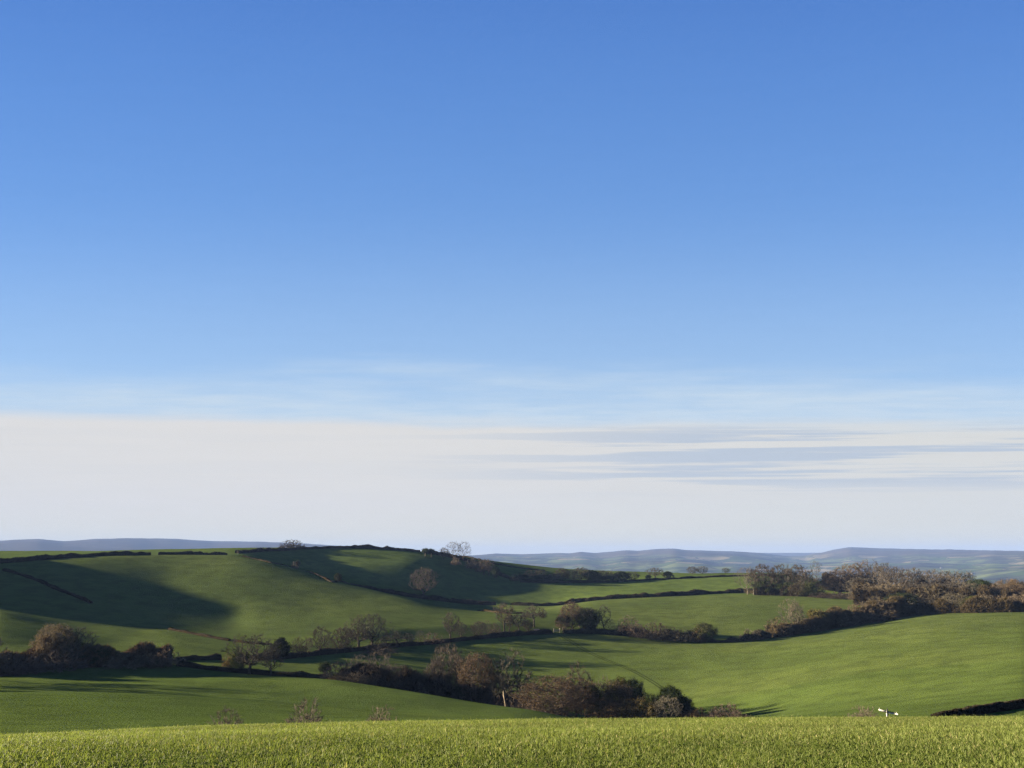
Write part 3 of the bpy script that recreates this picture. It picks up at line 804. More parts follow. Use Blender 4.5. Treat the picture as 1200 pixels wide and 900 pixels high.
G3 = 'trees in the hedge right of the gateway'
tree(670, 705, 24, 'beech2', 'tall pinkish brown leafy tree right of the field gateway', r=413, tint=(0.95, 0.82, 0.85), group=G3)
tree(660, 719, 18, 'beech2', 'lower pinkish brown bush at the left foot of the tall pinkish tree', r=411, tint=(1.05, 0.92, 0.95), group=G3)
tree(679, 710, 16, 'tall', 'grey tree close behind the tall pinkish brown tree', r=418, tint=(0.9, 0.85, 0.8), group=G3)
tree(689, 712, 24, 'ivy', 'dark ivy covered tree right of the pinkish brown tree', r=413, tint=(1.3, 1.1, 1.0), group=G3)
tree(692, 711, 20, 'round', 'bare grey branches rising through the dark ivy covered tree', r=412, tint=(0.85, 0.85, 0.85), group=G3)
tree(708, 708, 16, 'slim', 'slim dark tree standing alone right of the ivy covered tree', r=412, tint=(0.8, 0.8, 0.8), group=G3, bark=(.5, .5, .5))
tree(714, 724, 14, 'sparse', 'sparse sapling at the right foot of the slim dark tree', r=411, tint=(1.05, 1, .9), group=G3)
tree(727, 731, 20, 'thorn', 'low pale brown bush between the slim dark tree and the small branching tree', r=410, tint=(1.2, 1.0, 0.95), group=G3)
tree(738, 720, 26, 'oak', 'small branching brown tree with pinkish twigs in the hedge right of the gateway', r=407, tint=(1.15, 0.9, 0.85), group=G3, bark=(.6, .5, .5))
tree(752, 731, 20, 'shrub', 'low brown bush right of the small branching tree', r=405, tint=(1.15, 0.9, 0.8), group=G3)
tree(768, 727, 26, 'willow', 'rounded brown bush at the left end of the dense valley scrub', r=402, tint=(1.0, 0.85, 0.75), group=G3)
tree(784, 733, 30, 'willow', 'olive brown bush in the middle of the dense valley scrub', r=402, tint=(0.85, 0.85, 0.7), group=G3)
tree(800, 736, 24, 'willow', 'dark bush at the right end of the dense valley scrub', r=401, tint=(0.75, 0.78, 0.7), group=G3)
tree(826, 729, 24, 'ivy', 'dark peaked evergreen in the valley hedge, standing apart from the scrub', r=402, tint=(1.4, 1.15, 1.0), group=G3)
tree(819, 734, 14, 'bronze', 'russet bush against the left side of the dark peaked evergreen', r=400, tint=(0.95, 0.85, 0.7), group=G3)
tree(878, 735, 16, 'shrub', 'small brown bush in the low dip of the hedge right of the peaked evergreen', r=408, tint=(1.1, 0.95, 0.85), group=G3)
tree(888, 739, 12, 'shrub', 'little dark bush right of the small brown bush in the hedge dip', r=411, tint=(0.7, 0.65, 0.6), group=G3)
tree(912, 722, 26, 'willow', 'brown rounded bush where the hedge begins to climb to the wood', r=424, tint=(1.25, 1.0, 0.75), group=G3)
tree(929, 700, 28, 'sparse', 'pale see-through bare tree above the climbing hedge', r=434, tint=(1.15, 1.1, 0.9), group=G3)
tree(934, 706, 16, 'tall', 'pale bare tree overlapping the see-through tree on the climbing hedge', r=436, tint=(1.2, 1.15, 0.95), group=G3)
tree(946, 722, 24, 'shrub', 'olive brown bush right of the see-through bare tree', r=441, tint=(1.1, 1.0, 0.7), group=G3)
tree(960, 712, 20, 'lolly', 'dark rusty topped tree on the climbing hedge', r=449, tint=(2.2, 1.3, 0.8), group=G3)
tree(963, 716, 20, 'bronze', 'ochre bush under the rusty topped tree', r=447, tint=(0.9, 0.9, 0.6), group=G3)
tree(985, 712, 34, 'willow', 'wide brown bush on the climbing hedge, right of the rusty topped tree', r=460, tint=(1.2, 1.0, 0.75), group=G3)
tree(1008, 706, 34, 'willow', 'wide tawny bush on the climbing hedge, next to the wood', r=468, tint=(1.3, 1.0, 0.75), group=G3)
tree(1032, 702, 34, 'willow', 'brown bush at the top of the climbing hedge', r=474, tint=(1.15, 0.95, 0.75), group=G3)

G4 = 'trees of the right hand wood'
W = [
 (876, 664, 24, 'sparse', 606, (1.15, 1.1, 1.05), 'pale sparse tree with leaning stem at the left end of the wood'),
 (884, 667, 16, 'tall2', 610, (1.0, 1.0, 1.0), 'slim grey tree right beside the pale leaning tree at the end of the wood'),
 (895, 661, 24, 'tall', 608, (0.9, 0.75, 0.7), 'dark topped bare tree second from the left end of the wood'),
 (897, 680, 22, 'ivy', 603, (0.9, 0.9, 0.9), 'dark evergreen bush under the dark topped tree at the left of the wood'),
 (906, 670, 22, 'round', 606, (1.05, 0.95, 0.95), 'greyish round tree in the left half of the wood, lower than its neighbours'),
 (917, 661, 24, 'tall2', 610, (1.05, 0.9, 0.9), 'tall pinkish grey tree in the middle of the left half of the wood'),
 (926, 666, 20, 'round', 606, (0.95, 0.95, 0.9), 'grey rounded tree between two taller trees in the left half of the wood'),
 (936, 662, 26, 'tall', 606, (1.0, 0.85, 0.8), 'tall brown tree at the right of the left half of the wood'),
 (926, 682, 24, 'ivy', 600, (1.1, 1.1, 1.2), 'dark ivy tree low in the left half of the wood'),
 (945, 670, 22, 'round', 600, (1.05, 0.95, 0.9), 'brown bare tree at the right end of the left half of the wood'),
 (938, 684, 22, 'beech2', 590, (0.7, 0.75, 0.75), 'brownish bush with leaves at the foot of the left half of the wood'),
 (950, 683, 24, 'holly', 590, (1.6, 1.3, 1.1), 'olive ivy covered bush at the right foot of the left half of the wood'),
 (962, 694, 22, 'willow', 585, (1.2, 0.9, 0.85), 'rusty brown bush in the gap between the two halves of the wood'),
 (978, 693, 28, 'willow', 580, (1.1, 0.85, 0.8), 'reddish rounded bush in the middle of the gap of the wood'),
 (995, 695, 30, 'willow', 575, (0.9, 0.85, 0.8), 'dark brown bush at the right of the gap of the wood'),
 (957, 657, 12, 'sparse', 900, (0.8, 0.85, 0.9), 'small lone tree on the far field edge behind the gap of the wood'),
 (984, 668, 34, 'round', 620, (1.05, 0.85, 0.85), 'broad pinkish brown tree at the left of the tall part of the wood'),
 (1000, 660, 34, 'round', 625, (1.1, 0.9, 0.85), 'high domed pinkish tree left of the highest crown of the wood'),
 (1018, 655, 38, 'oak', 630, (1.1, 0.92, 0.88), 'highest domed tree of the wood, against the far hills'),
 (1036, 659, 30, 'oak2', 630, (0.95, 0.88, 0.85), 'tall domed tree right of the highest crown of the wood'),
 (1010, 676, 32, 'round', 585, (0.95, 0.95, 0.95), 'grey rounded tree in the second row below the highest crown'),
 (1018, 682, 34, 'willow', 560, (1.3, 1.1, 0.8), 'tawny domed tree in the front rank, left of its larger twin'),
 (1045, 681, 38, 'willow', 540, (1.3, 1.12, 0.85), 'large tawny domed tree in the front rank of the wood'),
 (1030, 697, 30, 'shrub', 520, (1.1, 1.0, 0.75), 'brown bush at the foot of the two tawny domed trees'),
 (1060, 694, 30, 'ivy', 510, (0.7, 0.75, 0.8), 'dark evergreen tree at the foot of the large tawny domed tree'),
 (1078, 690, 30, 'oak', 530, (0.7, 0.7, 0.75), 'dark bare tree between the two tawny patches of the wood'),
 (1096, 686, 34, 'willow', 525, (1.15, 1.05, 0.75), 'olive domed tree in the front rank below the slender plantation trees'),
 (1093, 702, 30, 'shrub', 505, (0.9, 0.85, 0.7), 'dark brown bush under the olive domed tree'),
 (1120, 694, 24, 'oak2', 510, (1.05, 1.0, 0.75), 'small branching tree at the wood edge, right of the olive domed tree'),
 (1130, 698, 20, 'bronze', 505, (0.6, 0.7, 0.6), 'greenish bush at the wood edge beside the small branching tree'),
 (1142, 698, 22, 'ivy', 505, (1.3, 1.1, 0.8), 'olive ivy bush at the wood edge below the dark evergreen crown'),
 (1154, 696, 20, 'oak2', 508, (1.05, 0.95, 0.8), 'small bare tree at the wood edge below the dark evergreen crown'),
 (1128, 676, 24, 'tall2', 560, (1.1, 1.05, 1.0), 'pale branching tree left of the dark evergreen crown in the wood'),
 (1138, 681, 20, 'round', 545, (1.0, 0.95, 0.9), 'bare tree between the pale branching tree and the dark evergreen crown'),
 (1149, 678, 30, 'ivy', 555, (0.75, 0.95, 1.2), 'large dark blue green evergreen crown near the right end of the wood'),
 (1166, 690, 24, 'oak', 530, (0.95, 0.85, 0.8), 'brown bare tree right of the dark evergreen crown'),
 (1174, 684, 26, 'oak2', 535, (1.0, 0.85, 0.8), 'bare tree left of the russet tree at the right end of the wood'),
 (1190, 677, 36, 'beech', 540, (1.1, 0.95, 0.85), 'tall russet tree near the right picture edge'),
 (1208, 682, 30, 'oak', 540, (1.4, 1.15, 0.9), 'brown tree cut by the right picture edge'),
 (1180, 696, 26, 'willow', 508, (1.25, 1.0, 0.75), 'tawny bush at the wood edge below the tall russet tree'),
 (1200, 694, 28, 'willow', 506, (1.3, 1.05, 0.8), 'tawny bush at the wood edge cut by the right picture edge'),
 (1165, 703, 18, 'shrub', 503, (1.05, 0.9, 0.75), 'low brown bush at the wood edge left of the tawny bushes'),
 (1106, 704, 18, 'shrub', 503, (0.9, 0.9, 0.75), 'low olive bush at the wood edge under the olive domed tree'),
 (1066, 703, 22, 'shrub', 500, (0.75, 0.75, 0.7), 'low dark bush where the climbing hedge meets the wood'),
]
for x, yt, w_, k, r_, tn_, lb in W:
    tree(x, yt - (0.5 if r_ > 580 else 0.0), w_ * 1.05, k, lb, r=r_, tint=tn_, group=G4)
rp = random.Random(3)
PL = 'slender upright bare plantation tree crowded among its like in the upper wood'
for i in range(16):
    x = 1030 + i * 5.6 + rp.uniform(-1, 1)
    tree(x, 662 + i * 0.45 + rp.uniform(-1.2, 1.5), 9, 'slim' if i % 2 else 'slim2', PL, r=592 + rp.uniform(0, 22), tint=(0.95, 0.92, 0.98), group='slender plantation trees in the wood')
for i in range(14):
    x = 1036 + i * 6.1 + rp.uniform(-1, 1)
    tree(x, 667.5 + i * 0.5 + rp.uniform(-1.2, 1.5), 9, 'slim2' if i % 2 else 'slim', PL, r=568 + rp.uniform(0, 14), tint=(0.9, 0.84, 0.88), group='slender plantation trees in the wood')
for i in range(6):
    x = 1116 + i * 5 + rp.uniform(-1, 1)
    tree(x, 668.5 + rp.uniform(-1, 1.5), 10, 'slim', 'even low topped bare tree between the plantation rows and the dark evergreen crown', r=590 + rp.uniform(0, 14), tint=(0.85, 0.82, 0.75), group='low topped plantation trees')
for i in range(9):
    x = 1048 + i * 9 + rp.uniform(-2, 2)
    tree(x, 683 + rp.uniform(-2, 2), 16, 'round', 'dark brown bare tree of the shaded second row under the plantation trees', r=548 + rp.uniform(0, 12), tint=(0.7, 0.68, 0.7), group='shaded second row trees of the wood')

G5 = 'trees in and round the shaded hollow'
tree(496, 664, 27, 'round', 'pale brown bare tree standing alone at the hedge in the shaded hollow', y=697, rng_=(604, 625), tint=(1.05, 0.9, 0.8), group=G5)
tree(396, 671, 9, 'ivy', 'small dark bush on the shoulder of the sunlit hill above the hollow', y=682, rng_=(440, 560), tint=(1.1, .9, .9), group=G5)
tree(345, 656, 8, 'thorn', 'tiny brown thorn bush at the top of the hill shoulder hedge', y=667, rng_=(540, 610), tint=(1.2, 1, .9), group=G5)
tree(349, 656, 5, 'ivy', 'tiny dark bush right of the tiny thorn bush at the top of the hollow', y=664, rng_=(600, 700), tint=(.9, .9, .9), group=G5)
tree(342, 631.5, 21, 'willow', 'low domed bare tree on the left skyline', y=643, rng_=(690, 760), tint=(1.2, 1.0, 0.95), group=G5)
tree(498.5, 641.5, 8, 'lolly', 'left of the two little dark lollipop trees on the skyline', y=652, rng_=(690, 740), group=G5)
tree(505.5, 642, 7, 'lolly', 'right of the two little dark lollipop trees on the skyline', y=653, rng_=(690, 740), group=G5)
tree(520, 641, 12, 'oak2', 'short dark topped tree left of the tall sparse skyline trees', y=656, rng_=(690, 740), tint=(0.85, 0.85, 0.85), group=G5)
tree(531, 634, 17, 'sparse', 'left of the two tall sparse pale trees on the skyline', r=722, tint=(.8, .78, .78), group=G5)
tree(543, 634, 18, 'sparse', 'right of the two tall sparse pale trees on the skyline', r=726, tint=(.8, .78, .78), group=G5)
tree(534, 651, 10, 'shrub', 'brown bush under the left tall skyline tree', r=708, tint=(1.2, 1.0, 0.9), group=G5)
tree(552, 653, 12, 'shrub', 'brown bush right below the tall skyline trees', r=708, tint=(1.1, 1.0, 0.9), group=G5)
tree(563, 656, 10, 'shrub', 'dull brown bush in the hedge below the skyline trees, left of a tall pair', r=704, tint=(1.0, 0.95, 0.8), group=G5)
tree(567, 655, 12, 'tall2', 'left tree of a bare brown pair below the falling skyline', r=700, tint=(1.15, 0.95, 0.85), group=G5)
tree(573, 655, 12, 'tall2', 'right tree of a bare brown pair below the falling skyline', r=699, tint=(1.2, 1.0, 0.9), group=G5)
tree(581, 663, 8, 'ivy', 'small dark evergreen right of the bare brown pair in the hollow', r=696, tint=(.7, .8, .8), group=G5)
tree(603, 671, 9, 'shrub', 'small olive bush at the corner of the upper sunlit field', r=694, tint=(1.2, 1.1, 0.7), group=G5)

G6 = 'trees of the dark copse beyond the upper sunlit field'
CS = [
 (626, 667, 28, 'willow', 720, (1.4, 1.2, 0.8), 'low tawny domed bush above the left end of the dark copse'),
 (612, 673, 16, 'ivy', 705, (.6, .7, .8), 'dark bush left of the tawny domed bush at the copse'),
 (636, 673, 22, 'ivy', 705, (.6, .7, .8), 'dark bush below the tawny domed bush at the copse'),
 (659, 665.5, 16, 'beech2', 712, (.75, .65, .65), 'reddish brown tree in the left part of the dark copse'),
 (670, 667, 14, 'round', 712, (1.0, .9, .85), 'bare tree between the reddish brown and the highest copse trees'),
 (681, 664, 18, 'round', 714, (1.05, .85, .75), 'highest tree of the dark copse, reddish rounded top'),
 (674, 672, 10, 'slim', 706, (1.2, 1.1, 1.0), 'pale stemmed tree in front of the highest copse tree'),
 (693, 667.5, 18, 'ivy', 716, (.6, .65, .8), 'dark evergreen right of the highest copse tree'),
 (706, 668, 18, 'round', 720, (.9, .8, .75), 'brown tree in the middle of the dark copse'),
 (717, 668.5, 18, 'oak', 724, (.85, .75, .7), 'brown tree right of the middle of the dark copse'),
 (729, 669, 18, 'ivy', 728, (.55, .65, .75), 'dark evergreen at the right end of the dark copse'),
 (741, 670, 16, 'round', 735, (.8, .75, .75), 'last low brown tree at the right end of the dark copse'),
 (728, 675.5, 5, 'bronze', 716, (1.5, 1.5, 1.2), 'tiny pale bush at the field edge before the dark copse'),
 (648, 672, 16, 'round', 710, (.7, .7, .8), 'shaded bare tree left of the reddish brown copse tree'),
 (700, 673, 18, 'ivy', 712, (.5, .55, .7), 'dark bush below the middle of the copse'),
 (714, 674, 18, 'ivy', 716, (.5, .55, .7), 'dark bush below the right half of the copse'),
 (760, 673, 6, 'ivy', 735, (.9, .9, .9), 'tiny dark round bush right of the dark copse'),
 (768, 665, 16, 'tall', 740, (1.0, .95, .9), 'pale bare tree right of the dark copse'),
 (783, 669, 12, 'ivy', 745, (.8, .8, .9), 'dark bush right of the pale bare tree beyond the field'),
 (811.5, 663.5, 12, 'round', 830, (.85, .85, .85), 'left of the two round trees together on the far field edge'),
 (823, 663, 12, 'round', 835, (.75, .8, .85), 'right of the two round trees together on the far field edge'),
 (851, 665, 8, 'round', 840, (.8, .8, .85), 'small single round tree on the far field edge, nearest the wood'),
]
for x, yt, w_, k, r_, tn_, lb in CS:
    tree(x, yt, w_, k, lb, r=r_, tint=tn_, group=G6)

G7 = 'trees of the middle valley clump'
C1 = [
 (380, 774, 13, 'lolly', 255, (1, 1, 1), 'small dark flat topped tree with thin stem at the left end of the middle clump'),
 (397, 774, 34, 'willow', 246, (1.1, .95, .95), 'purplish brown domed bush at the left end of the middle clump'),
 (392, 790, 16, 'bronze', 242, (1.0, .95, .65), 'ochre leafy bush at the left foot of the middle clump'),
 (402, 789, 16, 'willow', 240, (1.6, 1.35, .85), 'pale tawny bush at the left foot of the middle clump'),
 (417, 786, 20, 'willow', 238, (1.25, 1.08, .85), 'narrow tawny domed bush near the left of the middle clump'),
 (431, 777, 28, 'willow', 241, (1.2, 1.0, .85), 'larger tawny domed bush left of centre in the middle clump'),
 (430, 790, 20, 'willow', 238, (.95, .95, .75), 'olive grey bush at the foot of the larger tawny dome'),
 (420, 766, 30, 'sparse', 258, (1.1, 1.0, 1.0), 'see-through pale tree behind the tawny domed bushes'),
 (443, 762, 34, 'sparse', 256, (1.15, 1.05, 1.05), 'tall see-through tree behind the larger tawny dome'),
 (449, 778, 28, 'willow', 246, (.95, .9, .9), 'grey brown bush right of the larger tawny dome'),
 (462, 777, 30, 'round', 248, (1.05, .95, .9), 'grey brown bare tree in the middle of the clump, right of the domes'),
 (480, 781, 30, 'willow', 247, (.9, .85, .85), 'brown bush in the middle of the clump, left of the purplish one'),
 (497, 784, 28, 'willow', 249, (.95, .78, .8), 'purplish brown bush left of the tall grey brown tree'),
 (487, 791, 24, 'shrub', 240, (.9, .85, .85), 'small grey bush low before the purplish brown bush'),
 (523, 752, 36, 'round', 248, (1.1, .98, .95), 'tall rounded grey brown tree in the middle clump'),
 (512, 771, 26, 'round', 246, (1.0, .9, .9), 'smaller grey brown tree at the left side of the tall rounded one'),
 (538, 768, 26, 'round', 247, (1.1, 1.0, .85), 'olive brown tree between the tall grey and the russet tree'),
 (558, 762, 46, 'beech', 238, (.95, .8, .8), 'broad russet brown tree leaning left in the middle clump'),
 (576, 782, 30, 'beech2', 236, (.75, .7, .75), 'russet bush under the right side of the broad russet tree'),
 (597, 759, 50, 'open', 234, (.8, .85, .8), 'open branched oak with dark crooked limbs at the right end of the clump'),
 (612, 797, 24, 'thorn', 236, (.85, .85, .85), 'shaded thorn bush right of the open branched oak'),
 (582, 806, 22, 'shrub', 232, (1.0, .8, .8), 'brown bush left of the pale tree stump'),
 (608, 812, 24, 'shrub', 229, (1.05, .85, .8), 'brown bush right of the pale tree stump'),
 (626, 812, 24, 'thorn', 229, (1.2, .95, .9), 'reddish thorn bush between the two valley clumps'),
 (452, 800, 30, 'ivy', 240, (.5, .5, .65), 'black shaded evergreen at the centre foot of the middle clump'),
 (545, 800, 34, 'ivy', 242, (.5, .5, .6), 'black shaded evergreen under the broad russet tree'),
]
for x, yt, w_, k, r_, tn_, lb in C1:
    tree(x, yt, w_, k, lb, r=r_, tint=tn_, group=G7, **({'rot': 0.6, 'bark': (.5, .5, .45)} if k == 'open' else {}))

G8 = 'trees of the clump behind the foreground grass'
C2 = [
 (656, 791, 92, 'beech', 214, (.70, .60, .62), 'broad low russet oak with spreading limbs, largest tree of the near clump'),
 (664, 796, 70, 'oak', 216, (1.05, .85, .8), 'bare twiggy crown mixed into the broad low russet oak'),
 (676, 773, 36, 'open', 232, (1.05, .98, .9), 'tall bare tree rising behind the broad russet oak'),
 (694, 799, 26, 'ivy', 215, (.7, .65, .65), 'dark ivy clad tree between the russet oak and the brown tree'),
 (709, 789, 18, 'sparse', 230, (1.1, 1, .95), 'see-through treetop behind the dark ivy clad tree'),
 (719, 797, 46, 'beech2', 216, (.62, .6, .62), 'brown leafy tree in the middle of the near clump'),
 (729, 792, 36, 'ivy', 222, (1.1, .8, .6), 'dark brown evergreen crown in the middle of the near clump'),
 (745, 793, 30, 'ivy', 222, (.65, .75, .8), 'black green evergreen crown right of the dark brown one'),
 (712, 815, 44, 'bronze', 208, (.85, .7, .6), 'reddish brown bush at the foot of the near clump'),
 (751, 811, 48, 'bronze', 208, (.8, .8, .4), 'ochre green leafy bush in the middle of the near clump'),
 (783, 814, 28, 'round', 206, (1.2, 1.2, 1.05), 'pale grey bare bush in front of the black evergreen'),
 (787, 802, 34, 'ivy', 214, (.5, .6, .65), 'black green evergreen tree at the right of the near clump'),
 (803, 815, 26, 'ivy', 214, (.55, .55, .65), 'low black evergreen at the right shoulder of the near clump'),
 (815, 825, 26, 'shrub', 212, (.8, .8, .85), 'dark shrub sloping down at the right end of the near clump'),
 (766, 812, 20, 'ivy', 210, (.9, 1.0, .7), 'dark green bush between ochre bush and pale grey bush'),
 (818, 826, 20, 'bronze', 206, (1.2, 1.0, .7), 'small tawny bush at the right foot of the near clump'),
 (806, 832, 14, 'bronze', 206, (1.1, .85, .7), 'low reddish bush just left of the small tawny bush'),
 (854, 823, 38, 'shrub', 204, (1.35, 1.05, 1.0), 'pinkish brown bush standing right of the near clump'),
 (838, 829, 20, 'shrub', 206, (1.0, .9, .9), 'low brown bush left of the pinkish brown bush'),
 (627, 815, 22, 'thorn', 214, (1.1, .9, .85), 'reddish brown scrub at the left foot of the broad russet oak'),
 (640, 828, 34, 'shrub', 206, (1.1, .95, .85), 'low tawny scrub below the broad russet oak'),
]
for x, yt, w_, k, r_, tn_, lb in C2:
    tree(x, yt, w_, k, lb, r=r_, tint=tn_, group=G8)

G9 = 'bare shrubs peeping over the foreground grass'
tree(265, 824, 34, 'thorn', 'leftmost bare grey shrub peeping over the foreground grass', r=92, tint=(1.3, 1.15, 1.2), group=G9)
tree(358, 813, 42, 'thorn', 'largest bare grey shrub peeping over the foreground grass', r=94, tint=(1.4, 1.25, 1.25), group=G9)
tree(446, 823, 34, 'thorn', 'faint bare shrub peeping over the foreground grass below the middle clump', r=95, tint=(1.5, 1.35, 1.2), group=G9)
tree(1014, 824, 32, 'thorn', 'bare brownish shrub beside the white fingerpost', r=104, tint=(1.5, 1.3, 1.2), group=G9)

# pale broken stem at the end of the clump
def stump():
    X, Y, Z = at_r(594, 226)
    top = CAMZ + 226 * float(ray(593, 811)[2])
    rs_ = np.random.RandomState(4)
    V, L, C = [], [], []
    n, s = 7, 8
    for i in range(n + 1):
        t = i / n
        rr = 0.26 * (1 - 0.35 * t) + 0.08 * math.sin(t * 9)
        for k in range(s):
            a = 6.283 * k / s
            V.append((-0.9 * t + math.cos(a) * rr, math.sin(a) * rr, (top - Z) * t + (rs_.rand() * 0.5 if i == n else 0)))
    for i in range(n):
        for k in range(s):
            L += [i * s + k, i * s + (k + 1) % s, (i + 1) * s + (k + 1) % s, (i + 1) * s + k]; C.append(4)
    L += list(range(n * s, n * s + s)); C.append(s)
    me = raw_mesh('tree_stump', V, L, C, M_BARK, smooth=True)
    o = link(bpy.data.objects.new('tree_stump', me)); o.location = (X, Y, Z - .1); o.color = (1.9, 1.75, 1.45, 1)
    tag(o, 'pale sunlit broken tree stump below the open branched oak', 'tree stump')


stump()

# ------------------------------------------------------------------ fingerpost, gate, tracks, far farm
def box(V, L, C, cx, cy, cz, sx, sy, sz, rot=0.0, tilt=0.0, chamf=0.0):
    b0 = len(V)
    for z in (-1, 1):
        for y in (-1, 1):
            for x in (-1, 1):
                px, py, pz = x * sx / 2, y * sy / 2, z * sz / 2
                pz += px * tilt
                V.append((cx + px * math.cos(rot) - py * math.sin(rot), cy + px * math.sin(rot) + py * math.cos(rot), cz + pz))
    for f in ((0, 2, 3, 1), (4, 5, 7, 6), (0, 1, 5, 4), (2, 6, 7, 3), (0, 4, 6, 2), (1, 3, 7, 5)):
        L += [b0 + k for k in f]; C.append(4)


def simple(name, col, rough=0.6):
    m, t, b = new_mat(name)
    g = t.new('ShaderNodeTexCoord').outputs['Object']
    n = t.noise(g, 6, 4)
    t.l.new(t.mix(t.math('MULTIPLY', n, 0.35), col, tuple(c * 0.6 for c in col)), b.inputs['Base Color'])
    b.inputs['Roughness'].default_value = rough
    return m


M_WHITE = simple('white painted timber', (0.36, 0.34, 0.28), 0.5)
M_BLACK = simple('black paint', (0.03, 0.03, 0.028))
M_WOOD = simple('weathered wood', (0.22, 0.19, 0.15), 0.85)
M_STONE = simple('pinkish stone and earth', (0.22, 0.16, 0.125), 0.9)


def fingerpost():
    r = 109.0
    X, Y, Z = at_r(1041, r)
    pz = lambda y: CAMZ + math.hypot(X, Y) * float(ray(1041, y)[2]) - Z
    mm = 108.0 / F     # metres to a picture point here
    e = link(bpy.data.objects.new('fingerpost', None)); e.location = (X, Y, Z)
    tag(e, 'white fingerpost signpost with three pointed arms on a dark and white post', 'signpost')
    arm_z = pz(834.3)
    V, L, C = [], [], []
    box(V, L, C, 0, 0, (arm_z + 0.30) / 2, 0.11, 0.11, arm_z + 0.30)
    b0 = len(V); h = arm_z + 0.30
    V += [(-.055, -.055, h), (.055, -.055, h), (.055, .055, h), (-.055, .055, h), (0, 0, h + .09)]
    for f in ((0, 1, 4), (1, 2, 4), (2, 3, 4), (3, 0, 4)):
        L += [b0 + k for k in f]; C.append(3)
    link(bpy.data.objects.new('post', raw_mesh('post', V, L, C, M_BLACK)), e)
    V, L, C = [], [], []
    box(V, L, C, -0.13, -0.03, (arm_z - 0.12) / 2 , 0.10, 0.10, arm_z - 0.12)
    link(bpy.data.objects.new('support', raw_mesh('support', V, L, C, M_WHITE)), e)

    def arm(x0, x1, z0, z1, rot, name='arm'):
        """a board with a pointed end and a black top and bottom border"""
        V, L, C = [], [], []
        hgt = 0.085; th = 0.02
        ln = x1 - x0; sg = 1 if ln > 0 else -1
        pts = [(x0, z0 - hgt), (x1 - sg * 0.12, z1 - hgt), (x1, z1), (x1 - sg * 0.12, z1 + hgt), (x0, z0 + hgt)]
        for yy in (-th, th):
            for a, b_ in pts: V.append((a, yy, b_))
        L += [0, 1, 2, 3, 4] if sg > 0 else [4, 3, 2, 1, 0]; C.append(5)
        L += [9, 8, 7, 6, 5] if sg > 0 else [5, 6, 7, 8, 9]; C.append(5)
        for k in range(5):
            L += [k, (k + 1) % 5, (k + 1) % 5 + 5, k + 5]; C.append(4)
        o = link(bpy.data.objects.new(name, raw_mesh(name, V, L, C, M_WHITE)), e)
        o.rotation_euler = (0, 0, rot)
        V, L, C = [], [], []
        t = (z1 - z0) / (x1 - x0)
        for s_ in (-1, 1):
            box(V, L, C, (x0 + x1 - sg * .12) / 2, 0, (z0 + z1) / 2 + s_ * (hgt + 0.022) - t * .06 * sg, abs(ln) - .14, th * 2.4, 0.04, 0, t)
        link(bpy.data.objects.new('border', raw_mesh('border', V, L, C, M_BLACK)), o)
        V, L, C = [], [], []
        box(V, L, C, x1 - sg * 0.14, 0, z1 + hgt + 0.085, 0.06, 0.03, 0.09)
        link(bpy.data.objects.new('end_plate', raw_mesh('end_plate', V, L, C, M_WHITE)), o)

    arm(-0.06, -1.0, arm_z + 0.02, arm_z + 0.14, -0.6)
    arm(0.06, 1.12, arm_z - 0.03, arm_z - 0.14, -0.6)
    arm(-0.06, -0.5, arm_z + 0.05, arm_z + 0.05, 0.9)


fingerpost()


def gate():
    X, Y, Z = at_y(652.5, 741, 390, 425)
    e = link(bpy.data.objects.new('field_gate', None)); e.location = (X, Y, Z); e.rotation_euler = (0, 0, 0.2)
    tag(e, 'pale wooden field gate in the gap between the two valley hedges', 'gate')
    for sx in (-1.5, 1.5):
        V, L, C = [], [], []
        box(V, L, C, sx, 0, 0.9, 0.26, 0.26, 2.1)
        link(bpy.data.objects.new('gatepost', raw_mesh('gatepost', V, L, C, M_WOOD)), e)
    V, L, C = [], [], []
    for z in (0.3, 0.55, 0.8, 1.05, 1.3): box(V, L, C, 0, 0, z, 2.7, 0.05, 0.1)
    box(V, L, C, 0, 0.06, 0.8, 2.6, 0.04, 0.09, 0, 0.36)
    for x in (-1.3, 1.3): box(V, L, C, x, 0.001, 0.8, 0.1, 0.058, 1.2)
    link(bpy.data.objects.new('gate_leaf', raw_mesh('gate_leaf', V, L, C, M_WOOD)), e)


gate()


def strip(name, pts, width, mat, rng_, lift=0.05, kind='structure', label=None, cat=None):
    P = []
    for p in pts:
        q = at_y(p[0], p[1], *(p[2:4] if len(p) > 2 else rng_)); P.append(q[:2])
    P = np.array(P); d = np.concatenate([[0], np.cumsum(np.hypot(*np.diff(P, axis=0).T))])
    n = int(d[-1] / 0.9) + 2
    s = np.linspace(0, d[-1], n)
    X = gsm(np.interp(s, d, P[:, 0]), 6); Y = gsm(np.interp(s, d, P[:, 1]), 6)
    tx, ty = np.gradient(X), np.gradient(Y); tl = np.hypot(tx, ty); nx, ny = -ty / tl, tx / tl
    co = []
    for k in (-0.5, 0, 0.5):
        ox, oy = X + nx * k * width, Y + ny * k * width
        co.append(np.stack([ox, oy, gxy(ox, oy) + lift + (0.02 if k == 0 else 0)], -1))
    V = np.stack(co, 1).reshape(-1, 3)
    ii, jj = np.meshgrid(np.arange(n - 1), np.arange(2), indexing='ij')
    q = np.stack([ii * 3 + jj, ii * 3 + jj + 1, (ii + 1) * 3 + jj + 1, (ii + 1) * 3 + jj], -1)[:, :, ::-1].reshape(-1, 4)
    me = raw_mesh(name, V, q.ravel(), [4] * len(q), mat, smooth=True)
    return X, Y, nx, ny, me


